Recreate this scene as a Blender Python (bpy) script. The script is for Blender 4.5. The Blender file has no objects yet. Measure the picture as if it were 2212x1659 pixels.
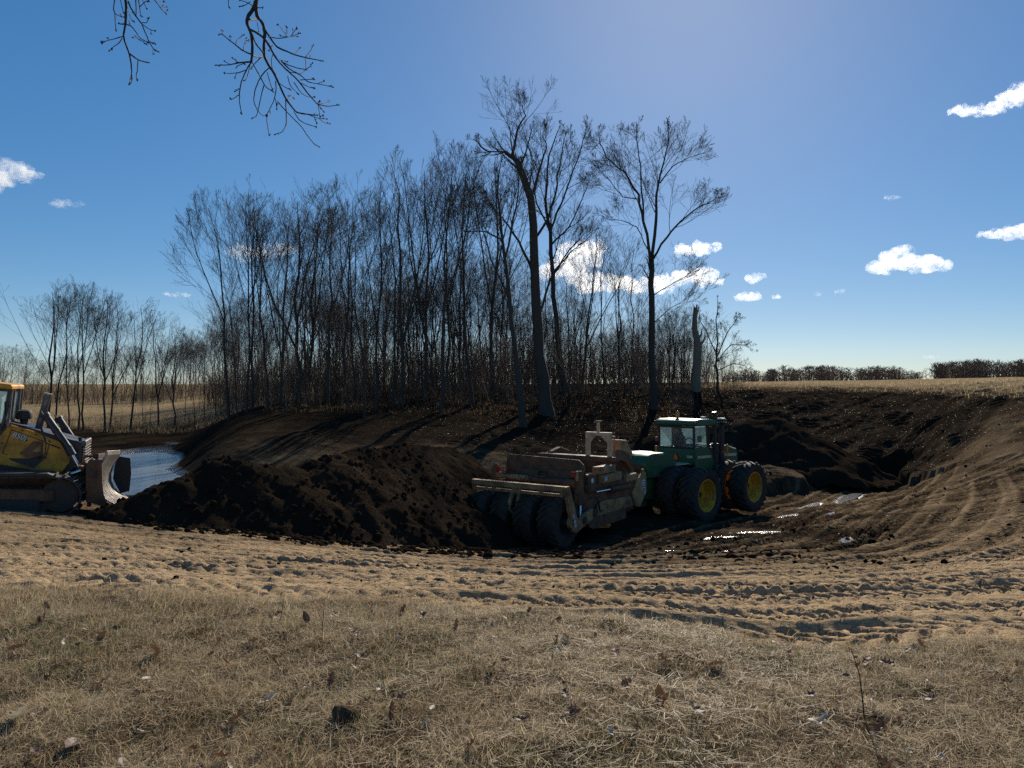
import bpy, bmesh, math, random
import numpy as np
from mathutils import Vector, Matrix

SC = bpy.context.scene
COL = SC.collection
R = math.radians

# ------------------------------------------------------------------ camera, sky, sun, exposure
EYE = 1.65
FOC = 768.0                      # focal length in pixels of a 1024 x 768 picture
cam_d = bpy.data.cameras.new('camera')
cam_d.sensor_width = 36.0
cam_d.lens = 27.0
cam_d.clip_start = 0.05
cam_d.clip_end = 30000.0
cam = bpy.data.objects.new('camera', cam_d)
cam.location = (0, 0, EYE)
cam.rotation_euler = (R(90), 0, 0)
COL.objects.link(cam)
SC.camera = cam

SUN_AZ = R(13.0)                 # to the right of the viewing direction (+Y)
SUN_EL = R(30.0)
world = bpy.data.worlds.new('World')
SC.world = world
world.use_nodes = True
wn = world.node_tree
sky = wn.nodes.new('ShaderNodeTexSky')
sky.sky_type = 'NISHITA'
sky.sun_disc = False
sky.sun_elevation = SUN_EL
sky.sun_rotation = SUN_AZ
sky.altitude = 250
sky.air_density = 0.75
sky.dust_density = 0.20
sky.ozone_density = 3.0
bg = wn.nodes['Background']
bg.inputs['Strength'].default_value = 0.145
# even grade of the whole sky towards the camera's rendering of a clear winter sky
gam = wn.nodes.new('ShaderNodeGamma'); gam.inputs['Gamma'].default_value = 0.6
hsv = wn.nodes.new('ShaderNodeHueSaturation'); hsv.inputs['Saturation'].default_value = 1.65
tint = wn.nodes.new('ShaderNodeMix'); tint.data_type = 'RGBA'; tint.blend_type = 'MULTIPLY'
tint.inputs[0].default_value = 1.0; tint.inputs[7].default_value = (0.91, 1.0, 1.08, 1)
wn.links.new(sky.outputs[0], gam.inputs['Color'])
wn.links.new(gam.outputs[0], hsv.inputs['Color'])
wn.links.new(hsv.outputs[0], tint.inputs[6])
wn.links.new(tint.outputs[2], bg.inputs['Color'])

sun_d = bpy.data.lights.new('sun', 'SUN')
sun_d.energy = 5.0
sun_d.angle = R(0.53)
sun_d.color = (1.0, 0.91, 0.78)
sun = bpy.data.objects.new('sun', sun_d)
sdir = Vector((math.sin(SUN_AZ) * math.cos(SUN_EL), math.cos(SUN_AZ) * math.cos(SUN_EL), math.sin(SUN_EL)))
sun.rotation_euler = sdir.to_track_quat('Z', 'Y').to_euler()
sun.location = (30, 60, 80)
COL.objects.link(sun)

SC.view_settings.view_transform = 'Standard'
SC.view_settings.look = 'None'
SC.view_settings.exposure = 0.25
SC.view_settings.gamma = 1.0
SC.view_settings.use_curve_mapping = False
SC.cycles.max_bounces = 6
SC.cycles.volume_bounces = 4
SC.cycles.volume_step_rate = 0.5
SC.cycles.transparent_max_bounces = 16
SC.cycles.use_denoising = False

# ------------------------------------------------------------------ helpers
K = 1024.0 / 2212.0


def P(dx, dy, Y):
    """point at depth Y that stands where (dx, dy) of the 2212 px wide view of the photograph is"""
    return ((dx * K - 512) / FOC * Y, Y, EYE - (dy * K - 384) / FOC * Y)


def tag(o, label=None, cat=None, group=None, kind=None):
    if label: o['label'] = label
    if cat: o['category'] = cat
    if group: o['group'] = group
    if kind: o['kind'] = kind
    return o


def empty(name, loc=(0, 0, 0)):
    o = bpy.data.objects.new(name, None)
    o.empty_display_size = 0.3
    o.location = loc
    COL.objects.link(o)
    return o


def mesh_np(name, verts, faces, mat=None, parent=None, smooth=False):
    """verts (N,3); faces: (M,3) or (M,4) array, or a list of such arrays"""
    if not isinstance(faces, (list, tuple)): faces = [faces]
    faces = [np.asarray(f, dtype=np.int32) for f in faces if len(f)]
    me = bpy.data.meshes.new(name)
    verts = np.asarray(verts, dtype=np.float32)
    me.vertices.add(len(verts))
    me.vertices.foreach_set('co', verts.ravel())
    loops = np.concatenate([f.ravel() for f in faces])
    tot = np.concatenate([np.full(len(f), f.shape[1], dtype=np.int32) for f in faces])
    start = np.concatenate([[0], np.cumsum(tot)[:-1]]).astype(np.int32)
    me.loops.add(len(loops))
    me.loops.foreach_set('vertex_index', loops)
    me.polygons.add(len(tot))
    me.polygons.foreach_set('loop_start', start)
    me.polygons.foreach_set('loop_total', tot)
    if smooth: me.polygons.foreach_set('use_smooth', np.ones(len(tot), dtype=bool))
    me.update(calc_edges=True)
    if mat: me.materials.append(mat)
    o = bpy.data.objects.new(name, me)
    COL.objects.link(o)
    if parent: o.parent = parent
    return o


# -------- numpy noise
_rs = np.random.RandomState(7)
_perm = _rs.permutation(256).astype(np.int32)
_perm = np.concatenate([_perm, _perm])
_ang = _rs.rand(256) * 2 * np.pi
_gx, _gy = np.cos(_ang), np.sin(_ang)


def perlin(x, y):
    xi = np.floor(x).astype(np.int64); yi = np.floor(y).astype(np.int64)
    xf = x - xi; yf = y - yi
    xi &= 255; yi &= 255
    u = xf * xf * xf * (xf * (xf * 6 - 15) + 10)
    v = yf * yf * yf * (yf * (yf * 6 - 15) + 10)

    def g(ix, iy, fx, fy):
        h = _perm[(_perm[ix & 255] + iy) & 255]
        return _gx[h] * fx + _gy[h] * fy
    a = g(xi, yi, xf, yf); b = g(xi + 1, yi, xf - 1, yf)
    c = g(xi, yi + 1, xf, yf - 1); d = g(xi + 1, yi + 1, xf - 1, yf - 1)
    return (a + u * (b - a)) * (1 - v) + (c + u * (d - c)) * v


def fbm(x, y, oct=4, rough=0.5):
    s = 0; a = 1.0
    for i in range(oct):
        s = s + a * perlin(x * 2 ** i + 17.3 * i, y * 2 ** i - 9.1 * i)
        a *= rough
    return s


def sstep(e0, e1, x):
    t = np.clip((x - e0) / (e1 - e0), 0, 1)
    return t * t * (3 - 2 * t)


# -------- materials
def mat_new(name):
    m = bpy.data.materials.new(name)
    m.use_nodes = True
    nt = m.node_tree
    return m, nt, nt.nodes['Principled BSDF']


def nd(nt, typ, **kw):
    n = nt.nodes.new(typ)
    for k, v in kw.items():
        if k in n.inputs: n.inputs[k].default_value = v
        else: setattr(n, k, v)
    return n


def ramp(nt, fac, stops):
    r = nt.nodes.new('ShaderNodeValToRGB')
    e = r.color_ramp.elements
    while len(e) > len(stops): e.remove(e[-1])
    while len(e) < len(stops): e.new(0.5)
    for i, (p, c) in enumerate(stops):
        e[i].position = p
        e[i].color = (c[0], c[1], c[2], 1) if hasattr(c, '__len__') else (c, c, c, 1)
    nt.links.new(fac, r.inputs[0])
    return r.outputs[0]


def mixc(nt, fac, a, b, typ='MIX'):
    m = nt.nodes.new('ShaderNodeMix')
    m.data_type = 'RGBA'; m.blend_type = typ
    for sock, v in ((0, fac), (6, a), (7, b)):
        if isinstance(v, bpy.types.NodeSocket): nt.links.new(v, m.inputs[sock])
        elif sock == 0: m.inputs[0].default_value = v
        else: m.inputs[sock].default_value = (v[0], v[1], v[2], 1)
    return m.outputs[2]


def noise(nt, vec, scale, detail=4, rough=0.55, dist=0.0):
    n = nt.nodes.new('ShaderNodeTexNoise')
    n.inputs['Scale'].default_value = scale
    n.inputs['Detail'].default_value = detail
    n.inputs['Roughness'].default_value = rough
    n.inputs['Distortion'].default_value = dist
    if vec is not None: nt.links.new(vec, n.inputs['Vector'])
    return n.outputs[0]


def mapping(nt, vec, scale=(1, 1, 1), rot=(0, 0, 0)):
    m = nt.nodes.new('ShaderNodeMapping')
    m.inputs['Scale'].default_value = scale
    m.inputs['Rotation'].default_value = rot
    nt.links.new(vec, m.inputs['Vector'])
    return m.outputs[0]


def bump(nt, height, strength, dist, prev=None):
    b = nt.nodes.new('ShaderNodeBump')
    b.inputs['Strength'].default_value = strength
    b.inputs['Distance'].default_value = dist
    nt.links.new(height, b.inputs['Height'])
    if prev: nt.links.new(prev, b.inputs['Normal'])
    return b.outputs[0]


def paint(name, col, rough=0.45, metal=0.0, dirt=0.5, dirtcol=(0.07, 0.05, 0.035), scale=3.0, spec=0.5, coat=0.0):
    """machine paint with dried mud and wear"""
    m, nt, b = mat_new(name)
    tc = nt.nodes.new('ShaderNodeTexCoord')
    v = tc.outputs['Object']
    n1 = noise(nt, v, scale, 6, 0.65)
    n2 = noise(nt, v, scale * 7, 3, 0.6)
    f = ramp(nt, n1, [(0.5 - 0.25 * dirt, 0.0), (0.80 - 0.2 * dirt, 1.0)])
    c1 = mixc(nt, n2, [c * 0.8 for c in col], [min(1, c * 1.15) for c in col])
    c = mixc(nt, f, c1, dirtcol)
    if dirt <= 0: c = c1
    nt.links.new(c, b.inputs['Base Color'])
    rr = ramp(nt, f, [(0.0, rough), (1.0, 0.85)])
    nt.links.new(rr, b.inputs['Roughness'])
    b.inputs['Metallic'].default_value = metal
    b.inputs['Specular IOR Level'].default_value = spec
    b.inputs['Coat Weight'].default_value = coat
    nt.links.new(bump(nt, n2, 0.15, 0.01), b.inputs['Normal'])
    return m
# ------------------------------------------------------------------ the lie of the land
WATER = -3.3
CTRL = [  # (dx, dy, Y) in the 2212 px view
    (20, 1180, 9.5), (20, 1105, 15), (130, 1105, 16.5), (300, 1140, 15), (150, 1180, 9.8), (500, 1150, 15.5),
    (500, 1200, 10.5), (800, 1180, 17), (800, 1215, 11), (1000, 1190, 18.5), (1000, 1230, 10.5), (1200, 1195, 20),
    (1230, 1180, 23.5), (1200, 1240, 10.5), (1050, 1165, 25), (1500, 1125, 28.5), (1620, 1114, 31.5), (1450, 1160, 24),
    (1600, 1160, 22.5), (1600, 1200, 15), (1600, 1250, 9.3), (1600, 1330, 6.3), (1900, 1170, 20), (1900, 1230, 10.8),
    (1900, 1300, 7.0), (1900, 1380, 5.3), (2200, 1130, 17), (2200, 1230, 10), (2200, 1340, 6), (2200, 1030, 30),
    (2200, 1080, 22), (2000, 1040, 37), (2050, 1100, 24), (1800, 1060, 37), (1750, 1110, 29), (1900, 1010, 46),
    (1700, 1060, 37.5), (1650, 1024, 40), (1780, 1006, 44.5), (1850, 985, 48), (1880, 958, 50.5), (1950, 945, 50),
    (2000, 950, 46), (2000, 1000, 43), (1960, 1005, 46), (2100, 985, 38), (2200, 985, 35), (2200, 930, 38.5),
    (2200, 870, 43), (2200, 846, 48), (2200, 825, 90), (2212, 815, 250), (2050, 870, 52), (2050, 845, 60), (2050, 825, 100),
    (1900, 905, 56), (1900, 860, 66), (1900, 840, 75), (1900, 828, 110), (1850, 824, 300), (1700, 960, 52), (1700, 900, 58),
    (1700, 850, 68), (1700, 835, 80), (1700, 826, 150), (1560, 900, 58), (1560, 850, 70), (1560, 832, 85), (1400, 960, 48),
    (1400, 880, 61.5), (1400, 840, 74), (1200, 960, 47), (1200, 980, 43), (1200, 900, 57), (1200, 850, 71), (1000, 960, 44),
    (1000, 930, 48), (1000, 900, 55), (1000, 870, 63), (800, 940, 46), (800, 905, 52), (800, 880, 61), (600, 960, 43),
    (600, 915, 50), (600, 880, 60), (450, 985, 42.5), (450, 960, 46), (480, 920, 54), (500, 895, 63), (320, 1024, 42.7),
    (400, 1027, 41.5), (420, 1000, 43.5), (250, 932, 72), 
    (420, 920, 75), (20, 935, 70), (50, 905, 90), (50, 875, 130), (50, 868, 160), (300, 900, 90), (300, 875, 125),
    (300, 862, 160), (300, 840, 200), (460, 870, 110), (460, 838, 180), (0, 850, 220), (0, 845, 400), (460, 830, 400),
    (1000, 835, 150), (1000, 833, 400), (1400, 828, 150), (1650, 826, 500), (2212, 818, 450),
    (700, 850, 80), (900, 845, 85), (1100, 838, 90),
]
CP = [P(*c) for c in CTRL]
for X in (-8, -4, -1.5, 1.5, 4, 8):
    for Y in (-2.5, 0, 2.5, 4.6):
        CP.append((X, Y, 0.0))
CP += [(-5, 6.2, 0), (-3, 6.2, -0.02), (-1, 6.1, -0.04), (1, 5.8, -0.06), (3, 5.3, -0.05)]
CP += [(-23.4, 50, -4.3), (-18.5, 38, -4.3), (-23, 42, -4.2), (-13, 31, -2.7), (-18, 28, -2.0), (-10, 36, -3.2)]
for dx, Ys in ((-40, 45), (40, 46), (120, 47.5), (190, 50), (250, 53.5), (330, 57), (400, 60)):
    for Y, z in ((Ys + 1.2, -3.12), (Ys + 4, -2.97), (Ys + 9, -2.88)):
        CP.append(((dx * K - 512) / FOC * Y, Y, z))
for X in (-700, -300, 0, 300): CP.append((X, 900, 0.0))
CP += [(700, 900, 1.0), (-30, 8, 0), (-40, 20, -0.6), (30, 8, 0.3), (50, 25, 0.6), (60, 45, 2.0), (-80, 60, -2.5), (110, 100, 3.2)]
CP = np.array(CP, dtype=np.float64)


def _uv(X, Y):
    Yc = np.maximum(Y, -3.0) + 4.5
    return 2.0 * np.arctan2(X, Yc), np.log(Yc)


_cu, _cv = _uv(CP[:, 0], CP[:, 1])
_C2 = 0.06 ** 2


def _ker(u, v):
    return np.sqrt((u[:, None] - _cu[None, :]) ** 2 + (v[:, None] - _cv[None, :]) ** 2 + _C2)


_n = len(CP)
_A = np.zeros((_n + 3, _n + 3))
_A[:_n, :_n] = _ker(_cu, _cv) - 0.004 * np.eye(_n)
_A[:_n, _n] = 1; _A[:_n, _n + 1] = _cu; _A[:_n, _n + 2] = _cv
_A[_n:, :_n] = _A[:_n, _n:].T
_W = np.linalg.solve(_A, np.concatenate([CP[:, 2], np.zeros(3)]))


def base_z(X, Y):
    X = np.asarray(X, dtype=np.float64).ravel(); Y = np.asarray(Y, dtype=np.float64).ravel()
    out = np.empty(len(X))
    for i in range(0, len(X), 40000):
        u, v = _uv(X[i:i + 40000], Y[i:i + 40000])
        out[i:i + 40000] = _ker(u, v) @ _W[:_n] + _W[_n] + _W[_n + 1] * u + _W[_n + 2] * v
    return out


def grass_edge(X):
    """depth at which the dead lawn ends and the bare dirt begins"""
    return np.interp(X, [-9, -5, -2.5, 0, 1.5, 3, 5, 9], [6.3, 6.25, 6.1, 5.65, 5.2, 4.75, 4.5, 4.4])


# wheel tracks pressed into the dirt: (points, width, depth, lug spacing, chevron?)
_RD = [(-16, 7.9), (-9, 7.7), (-4, 7.6), (0, 7.7), (3, 8.0), (6, 9.1), (9, 11.6), (13, 16.5), (20, 26)]


def shift(path, d):
    p = np.array(path, float)
    t = np.gradient(p, axis=0); t /= np.linalg.norm(t, axis=1)[:, None]
    return p + d * np.stack([-t[:, 1], t[:, 0]], 1)


TRACKS = []
for d, w, dep, sp in ((-1.35, 0.55, 0.028, 0.15), (-0.6, 0.6, 0.034, 0.17), (0.25, 0.62, 0.04, 0.18), (1.05, 0.6, 0.04, 0.17), (2.0, 0.7, 0.045, 0.2),
                      (3.0, 0.65, 0.045, 0.2), (4.2, 0.7, 0.05, 0.22), (5.4, 0.7, 0.055, 0.22)):
    TRACKS.append((shift(_RD, d), w, dep, sp, True))
_RT = [(-3, 12.4), (1, 11.9), (4.5, 12.6), (7.5, 14.6), (11, 18.5), (15.5, 25), (20, 32.5)]
for d, dep in ((0, .12), (0.95, .12), (2.3, .14), (3.2, .14), (4.6, .14), (5.5, .14), (-1.2, .10), (-2.1, .10), (-3.5, .10), (-4.4, .10), (-5.7, .09), (-6.6, .09)):
    TRACKS.append((shift(_RT, d), 0.74, dep, 0.26, True))
for d in (0, 0.95, 2.6, 3.5, -1.5, -2.4):
    TRACKS.append((shift([(5.5, 19), (8, 23), (11.5, 28.5), (16, 34.5), (20, 40)], d), 0.75, 0.15, 0.30, True))
for d in (0, 1.0, 2.2, 3.2):
    TRACKS.append((shift([(10, 24.5), (14, 28), (18, 30.5), (24, 32.5)], d), 0.72, 0.12, 0.30, True))
TRACKS.append((np.array([(-16, 12.3), (-11, 12.6), (-6, 13.6), (-1, 15.5)], float), 0.5, 0.07, 0.2, False))
TRACKS.append((np.array([(-16, 14.3), (-11, 14.4), (-6, 14.8), (-3, 15.4)], float), 0.5, 0.07, 0.2, False))

# puddles: (dx, dy, Y, half length, half width, heading)
PUDDLES = [(1835, 1052, 38.0, 2.0, 0.30, R(54)), (1750, 1066, 34.0, 1.3, 0.20, R(54)), (1790, 1090, 29.0, 0.7, 0.12, R(54)), (1930, 1085, 27.5, 0.6, 0.10, R(50)), (1560, 1150, 23.0, 0.6, 0.14, R(15)), (1828, 1146, 21.5, 0.6, 0.13, R(66)),
           (1640, 1136, 24.5, 0.7, 0.22, R(10)), (1700, 1101, 30.0, 0.5, 0.13, R(40)), (1590, 1185, 18.0, 0.35, 0.10, R(5)),
           (1450, 1190, 19.5, 0.35, 0.12, R(0)), (1760, 1175, 18.6, 0.4, 0.09, R(50))]


def track_relief(X, Y):
    h = np.zeros_like(X)
    for path, w, dep, sp, chev in TRACKS:
        seg = np.array(path, float)
        sel = np.where((X > seg[:, 0].min() - 1) & (X < seg[:, 0].max() + 1) & (Y > seg[:, 1].min() - 1) & (Y < seg[:, 1].max() + 1))[0]
        if not len(sel): continue
        # refine path smoothly
        t = np.linspace(0, len(seg) - 1, 60)
        i = np.clip(t.astype(int), 0, len(seg) - 2); f = t - i
        p0 = seg[np.maximum(i - 1, 0)]; p1 = seg[i]; p2 = seg[i + 1]; p3 = seg[np.minimum(i + 2, len(seg) - 1)]
        f = f[:, None]
        q = 0.5 * ((2 * p1) + (-p0 + p2) * f + (2 * p0 - 5 * p1 + 4 * p2 - p3) * f ** 2 + (-p0 + 3 * p1 - 3 * p2 + p3) * f ** 3)
        x = X[sel]; y = Y[sel]
        best = np.full(len(sel), 1e9); lat = np.zeros(len(sel)); arc = np.zeros(len(sel)); s0 = 0.0
        for a, b in zip(q[:-1], q[1:]):
            d = b - a; L = math.hypot(*d); d = d / L
            m = np.where((x > min(a[0], b[0]) - 1) & (x < max(a[0], b[0]) + 1) & (y > min(a[1], b[1]) - 1) & (y < max(a[1], b[1]) + 1))[0]
            if len(m):
                rx = x[m] - a[0]; ry = y[m] - a[1]
                al = np.clip(rx * d[0] + ry * d[1], 0, L)
                la = -rx * d[1] + ry * d[0]
                dist = np.hypot(rx - al * d[0], ry - al * d[1])
                k = dist < best[m]
                mm = m[k]
                best[mm] = dist[k]; lat[mm] = la[k]; arc[mm] = s0 + al[k]
            s0 += L
        wob = 0.06 * perlin(x * 0.7, y * 0.7)
        e = np.abs(np.minimum(best, 50.0) + wob) / (w / 2)
        inside = 1 - sstep(0.85, 1.05, e)
        lip = np.exp(-((e - 1.2) / 0.16) ** 2) * 0.28
        fade = 0.45 + 0.55 * sstep(-0.2, 0.2, perlin(x * 0.33 + 3, y * 0.33))
        ph = (arc + (np.abs(lat) * 0.85 if chev else 0)) / sp
        # lugs alternate on the two sides of the tread
        ph = ph + (0.5 * (lat > 0) if chev else 0)
        fr = ph - np.floor(ph)
        lug = sstep(0.05, 0.16, fr) * (1 - sstep(0.45, 0.56, fr))
        h[sel] += fade * dep * (lip - inside * (0.15 + 0.85 * lug))
    return h


# foot of the cut bank: (dx, dy, Y, height of the face)
CUT = [(1560, 1075, 35.5, 0.0), (1650, 1058, 37.8, 0.55), (1790, 1038, 41.2, 0.75), (1850, 1022, 44.5, 0.9), (1900, 1010, 47.0, 1.1), (1950, 1004, 47.4, 0.9), (1990, 996, 45.6, 0.3), (2030, 985, 43.5, 0.0)]
CUTP = np.array([P(a, b, c)[:2] + (d,) for a, b, c, d in CUT])


def cut_relief(X, Y):
    sel = np.where((X > CUTP[:, 0].min() - 5) & (X < CUTP[:, 0].max() + 3) & (Y > 28) & (Y < 54))[0]
    h = np.zeros_like(X)
    x = X[sel]; y = Y[sel]
    xx = x + 0.5 * fbm(x * 0.6, y * 0.6, 3); yy = y + 0.7 * fbm(x * 0.6 + 31, y * 0.6, 3)
    best = np.full(len(x), 1e9); lat = np.zeros(len(x)); H = np.zeros(len(x))
    for a, b in zip(CUTP[:-1], CUTP[1:]):
        d = (b - a)[:2]; L = math.hypot(*d); d = d / L
        rx = xx - a[0]; ry = yy - a[1]
        al = np.clip(rx * d[0] + ry * d[1], 0, L)
        dist = np.hypot(rx - al * d[0], ry - al * d[1])
        k = dist < best
        best = np.where(k, dist, best)
        lat = np.where(k, np.where(-rx * d[1] + ry * d[0] > 0, dist, -dist), lat)
        H = np.where(k, a[2] + (b[2] - a[2]) * al / L, H)
    front = (1 - sstep(-0.15, 0.30, lat)) * (1 - sstep(2.0, 8.0, -lat)) * 0.62
    back = sstep(-0.15, 0.30, lat) * (1 - sstep(1.0, 7.0, lat)) * 0.3
    h[sel] = H * (back - front) + 0.10 * (H > 0.3) * np.exp(-((lat - 0.1) / 0.6) ** 2) * fbm(x * 3, y * 3, 3)
    return h


def relief(X, Y):
    """fine relief on top of base_z; also returns masks"""
    ge = grass_edge(X) + 0.35 * fbm(X * 1.1, Y * 1.1, 3)
    grass = 1 - sstep(-0.12, 0.22, Y - ge)
    near = 1 - sstep(30, 44, Y)
    dirt = (1 - grass) * near
    # grassy strip bumps
    h = grass * (0.05 * fbm(X * 1.3, Y * 1.3, 3) + 0.025 * fbm(X * 7, Y * 7, 2))
    # clods and scuffs
    rough = np.interp(Y, [0, 6, 9, 14, 20, 30, 45, 60, 90], [0, .10, .12, .18, .22, .30, .45, .5, .4])
    rough = rough * (0.55 + 0.45 * sstep(-6, 4, X - 0.25 * Y + 2))
    c = fbm(X * 2.1, Y * 2.1, 5, 0.6)
    ridged = 1 - np.abs(fbm(X * 1.3 + 5, Y * 2.2, 4, 0.55))
    h = h + (1 - grass) * rough * (0.06 * c + 0.075 * (ridged - 0.75))
    h = h + (1 - grass) * 0.006 * fbm(X * 9, Y * 9, 2) * (Y < 25)
    # a flat crust broken by shallow chips and holes
    pits = sstep(0.10, 0.15, fbm(X * 1.2, Y * 4.6, 3, 0.6)) + 0.8 * sstep(0.15, 0.20, fbm(X * 2.8 + 4, Y * 9.0, 2, 0.6)) + 0.7 * sstep(0.22, 0.28, perlin(X * 6 + 4, Y * 15))
    h = h - (1 - grass) * near * 0.030 * np.minimum(pits, 1.5) * np.interp(Y, [5, 8, 13, 20, 40], [0.35, 0.5, 0.7, 0.9, 1.2])
    slab = sstep(-0.05, 0.05, fbm(X * 1.5, Y * 5.5, 3, 0.6))
    h = h + (1 - grass) * near * 0.015 * slab * sstep(12, 18, Y)
    cr = np.abs(fbm(X * 1.9 + 9, Y * 3.4 - 3, 3, 0.55))
    h = h - (1 - grass) * near * 0.045 * (1 - sstep(0.0, 0.05, cr)) * sstep(-0.1, 0.25, fbm(X * 0.6, Y * 0.6 + 8, 2)) * (1 - sstep(16, 24, Y))
    trk = np.zeros_like(X)
    sel = np.where((Y > 4.5) & (Y < 45))[0]
    trk[sel] = track_relief(X[sel], Y[sel])
    h = h + trk * (1 - grass)
    # far slopes: cleat marks across the bank, drag marks down it
    far = sstep(36, 44, Y) * (1 - sstep(74, 95, Y))
    bank = far * sstep(-14, -2, X)
    lane = (X - 0.18 * Y + 0.25 * fbm(X * 0.3, Y * 0.3, 2)) / 0.62
    li = np.floor(lane)
    lph = np.mod(np.sin(li * 12.9898) * 43758.5453, 1.0)
    lst = np.mod(np.sin(li * 78.233) * 12543.123, 1.0)
    cle = np.sin(2 * np.pi * (Y / 0.50 + lph + 0.12 * fbm(X * 2, Y * 2, 2)))
    h = h + bank * (0.3 + 0.7 * lst) * sstep(-0.2, 0.2, fbm(X * 0.25, Y * 0.2 + 4, 3)) * 0.10 * cle
    h = h + bank * 0.05 * fbm(X * 0.9, Y * 3.0, 3, 0.6)
    q = 0.74 * X - 0.67 * Y + 0.8 * fbm(X * 0.15, Y * 0.15, 2)
    drag = (1 - 2 * np.abs(fbm(q * 0.42, (0.67 * X + 0.74 * Y) * 0.035, 3, 0.5)))
    right = sstep(13, 22, X)
    h = h + far * right * 0.32 * (drag - 0.5) * (1 - 0.6 * sstep(64, 74, Y))
    h = h + far * sstep(-40, -10, X) * 0.20 * fbm(X * 0.35, Y * 0.35, 4)
    h = h + cut_relief(X, Y)
    # humps in the far fields
    h = h + sstep(90, 130, Y) * 0.25 * fbm(X * 0.05, Y * 0.03, 3)
    return h, grass, trk


PUD = []
for dx, dy, Y0, L, Wd, hd in PUDDLES:
    q = P(dx, dy, Y0)
    PUD.append((q[0], q[1], L, Wd, hd))
_pl = []
for x, y, L, Wd, hd in PUD:
    tt = np.linspace(0, 2 * np.pi, 24, endpoint=False)
    sx = np.concatenate([rr * L * np.cos(tt) * math.cos(hd) - rr * Wd * np.sin(tt) * math.sin(hd) + x for rr in (0.4, 0.8, 1.1)])
    sy = np.concatenate([rr * L * np.cos(tt) * math.sin(hd) + rr * Wd * np.sin(tt) * math.cos(hd) + y for rr in (0.4, 0.8, 1.1)])
    zz = base_z(sx, sy) + cut_relief(sx, sy) + track_relief(sx, sy)
    _pl.append((x, y, L, Wd, hd, float(np.percentile(zz, 30)) - 0.01))
PUD = _pl


def land(X, Y):
    X = np.asarray(X, float).ravel(); Y = np.asarray(Y, float).ravel()
    z = base_z(X, Y)
    h, grass, trk = relief(X, Y)
    z = z + h
    wet = np.zeros_like(z)
    for x, y, L, Wd, hd, pz in PUD:
        rx = (X - x) * math.cos(hd) + (Y - y) * math.sin(hd)
        ry = -(X - x) * math.sin(hd) + (Y - y) * math.cos(hd)
        e = np.sqrt((rx / L) ** 2 + (ry / Wd) ** 2) + 0.35 * fbm(X * 2.2, Y * 2.2, 3)
        k = 1 - sstep(1.0, 2.0, e)
        z = z * (1 - k) + (pz - 0.05 + 0.04 * fbm(X * 5, Y * 5, 3)) * k
        wet = np.maximum(wet, 1 - sstep(0.9, 1.7, e))
    return z, grass, trk, wet


def gz(x, y):
    return float(land([x], [y])[0][0])


# ------------------------------------------------------------------ ground sheets
def arange_rows():
    rows = [np.linspace(-3.5, 2.0, 12, endpoint=False), np.linspace(2.0, 5.0, 50, endpoint=False), np.linspace(5.0, 12.0, 250, endpoint=False)]
    rows.append(12 * np.exp(np.linspace(0, math.log(40 / 12), 380, endpoint=False)))
    rows.append(np.linspace(40, 78, 290, endpoint=False))
    rows.append(78 * np.exp(np.linspace(0, math.log(400 / 78), 44, endpoint=False)))
    rows.append(400 * np.exp(np.linspace(0, math.log(9000 / 400), 16)))
    return np.concatenate(rows)


def ground_grid():
    rows = arange_rows()
    c_in = np.tan(np.linspace(R(-37.5), R(37.5), 510))
    c_l = np.tan(np.linspace(R(-80), R(-37.5), 20, endpoint=False))
    cols = np.concatenate([c_l, c_in, -c_l[::-1]])
    Yg, T = np.meshgrid(rows, cols, indexing='ij')
    Xg = T * (Yg + 4.5)
    return Xg, Yg


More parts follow.
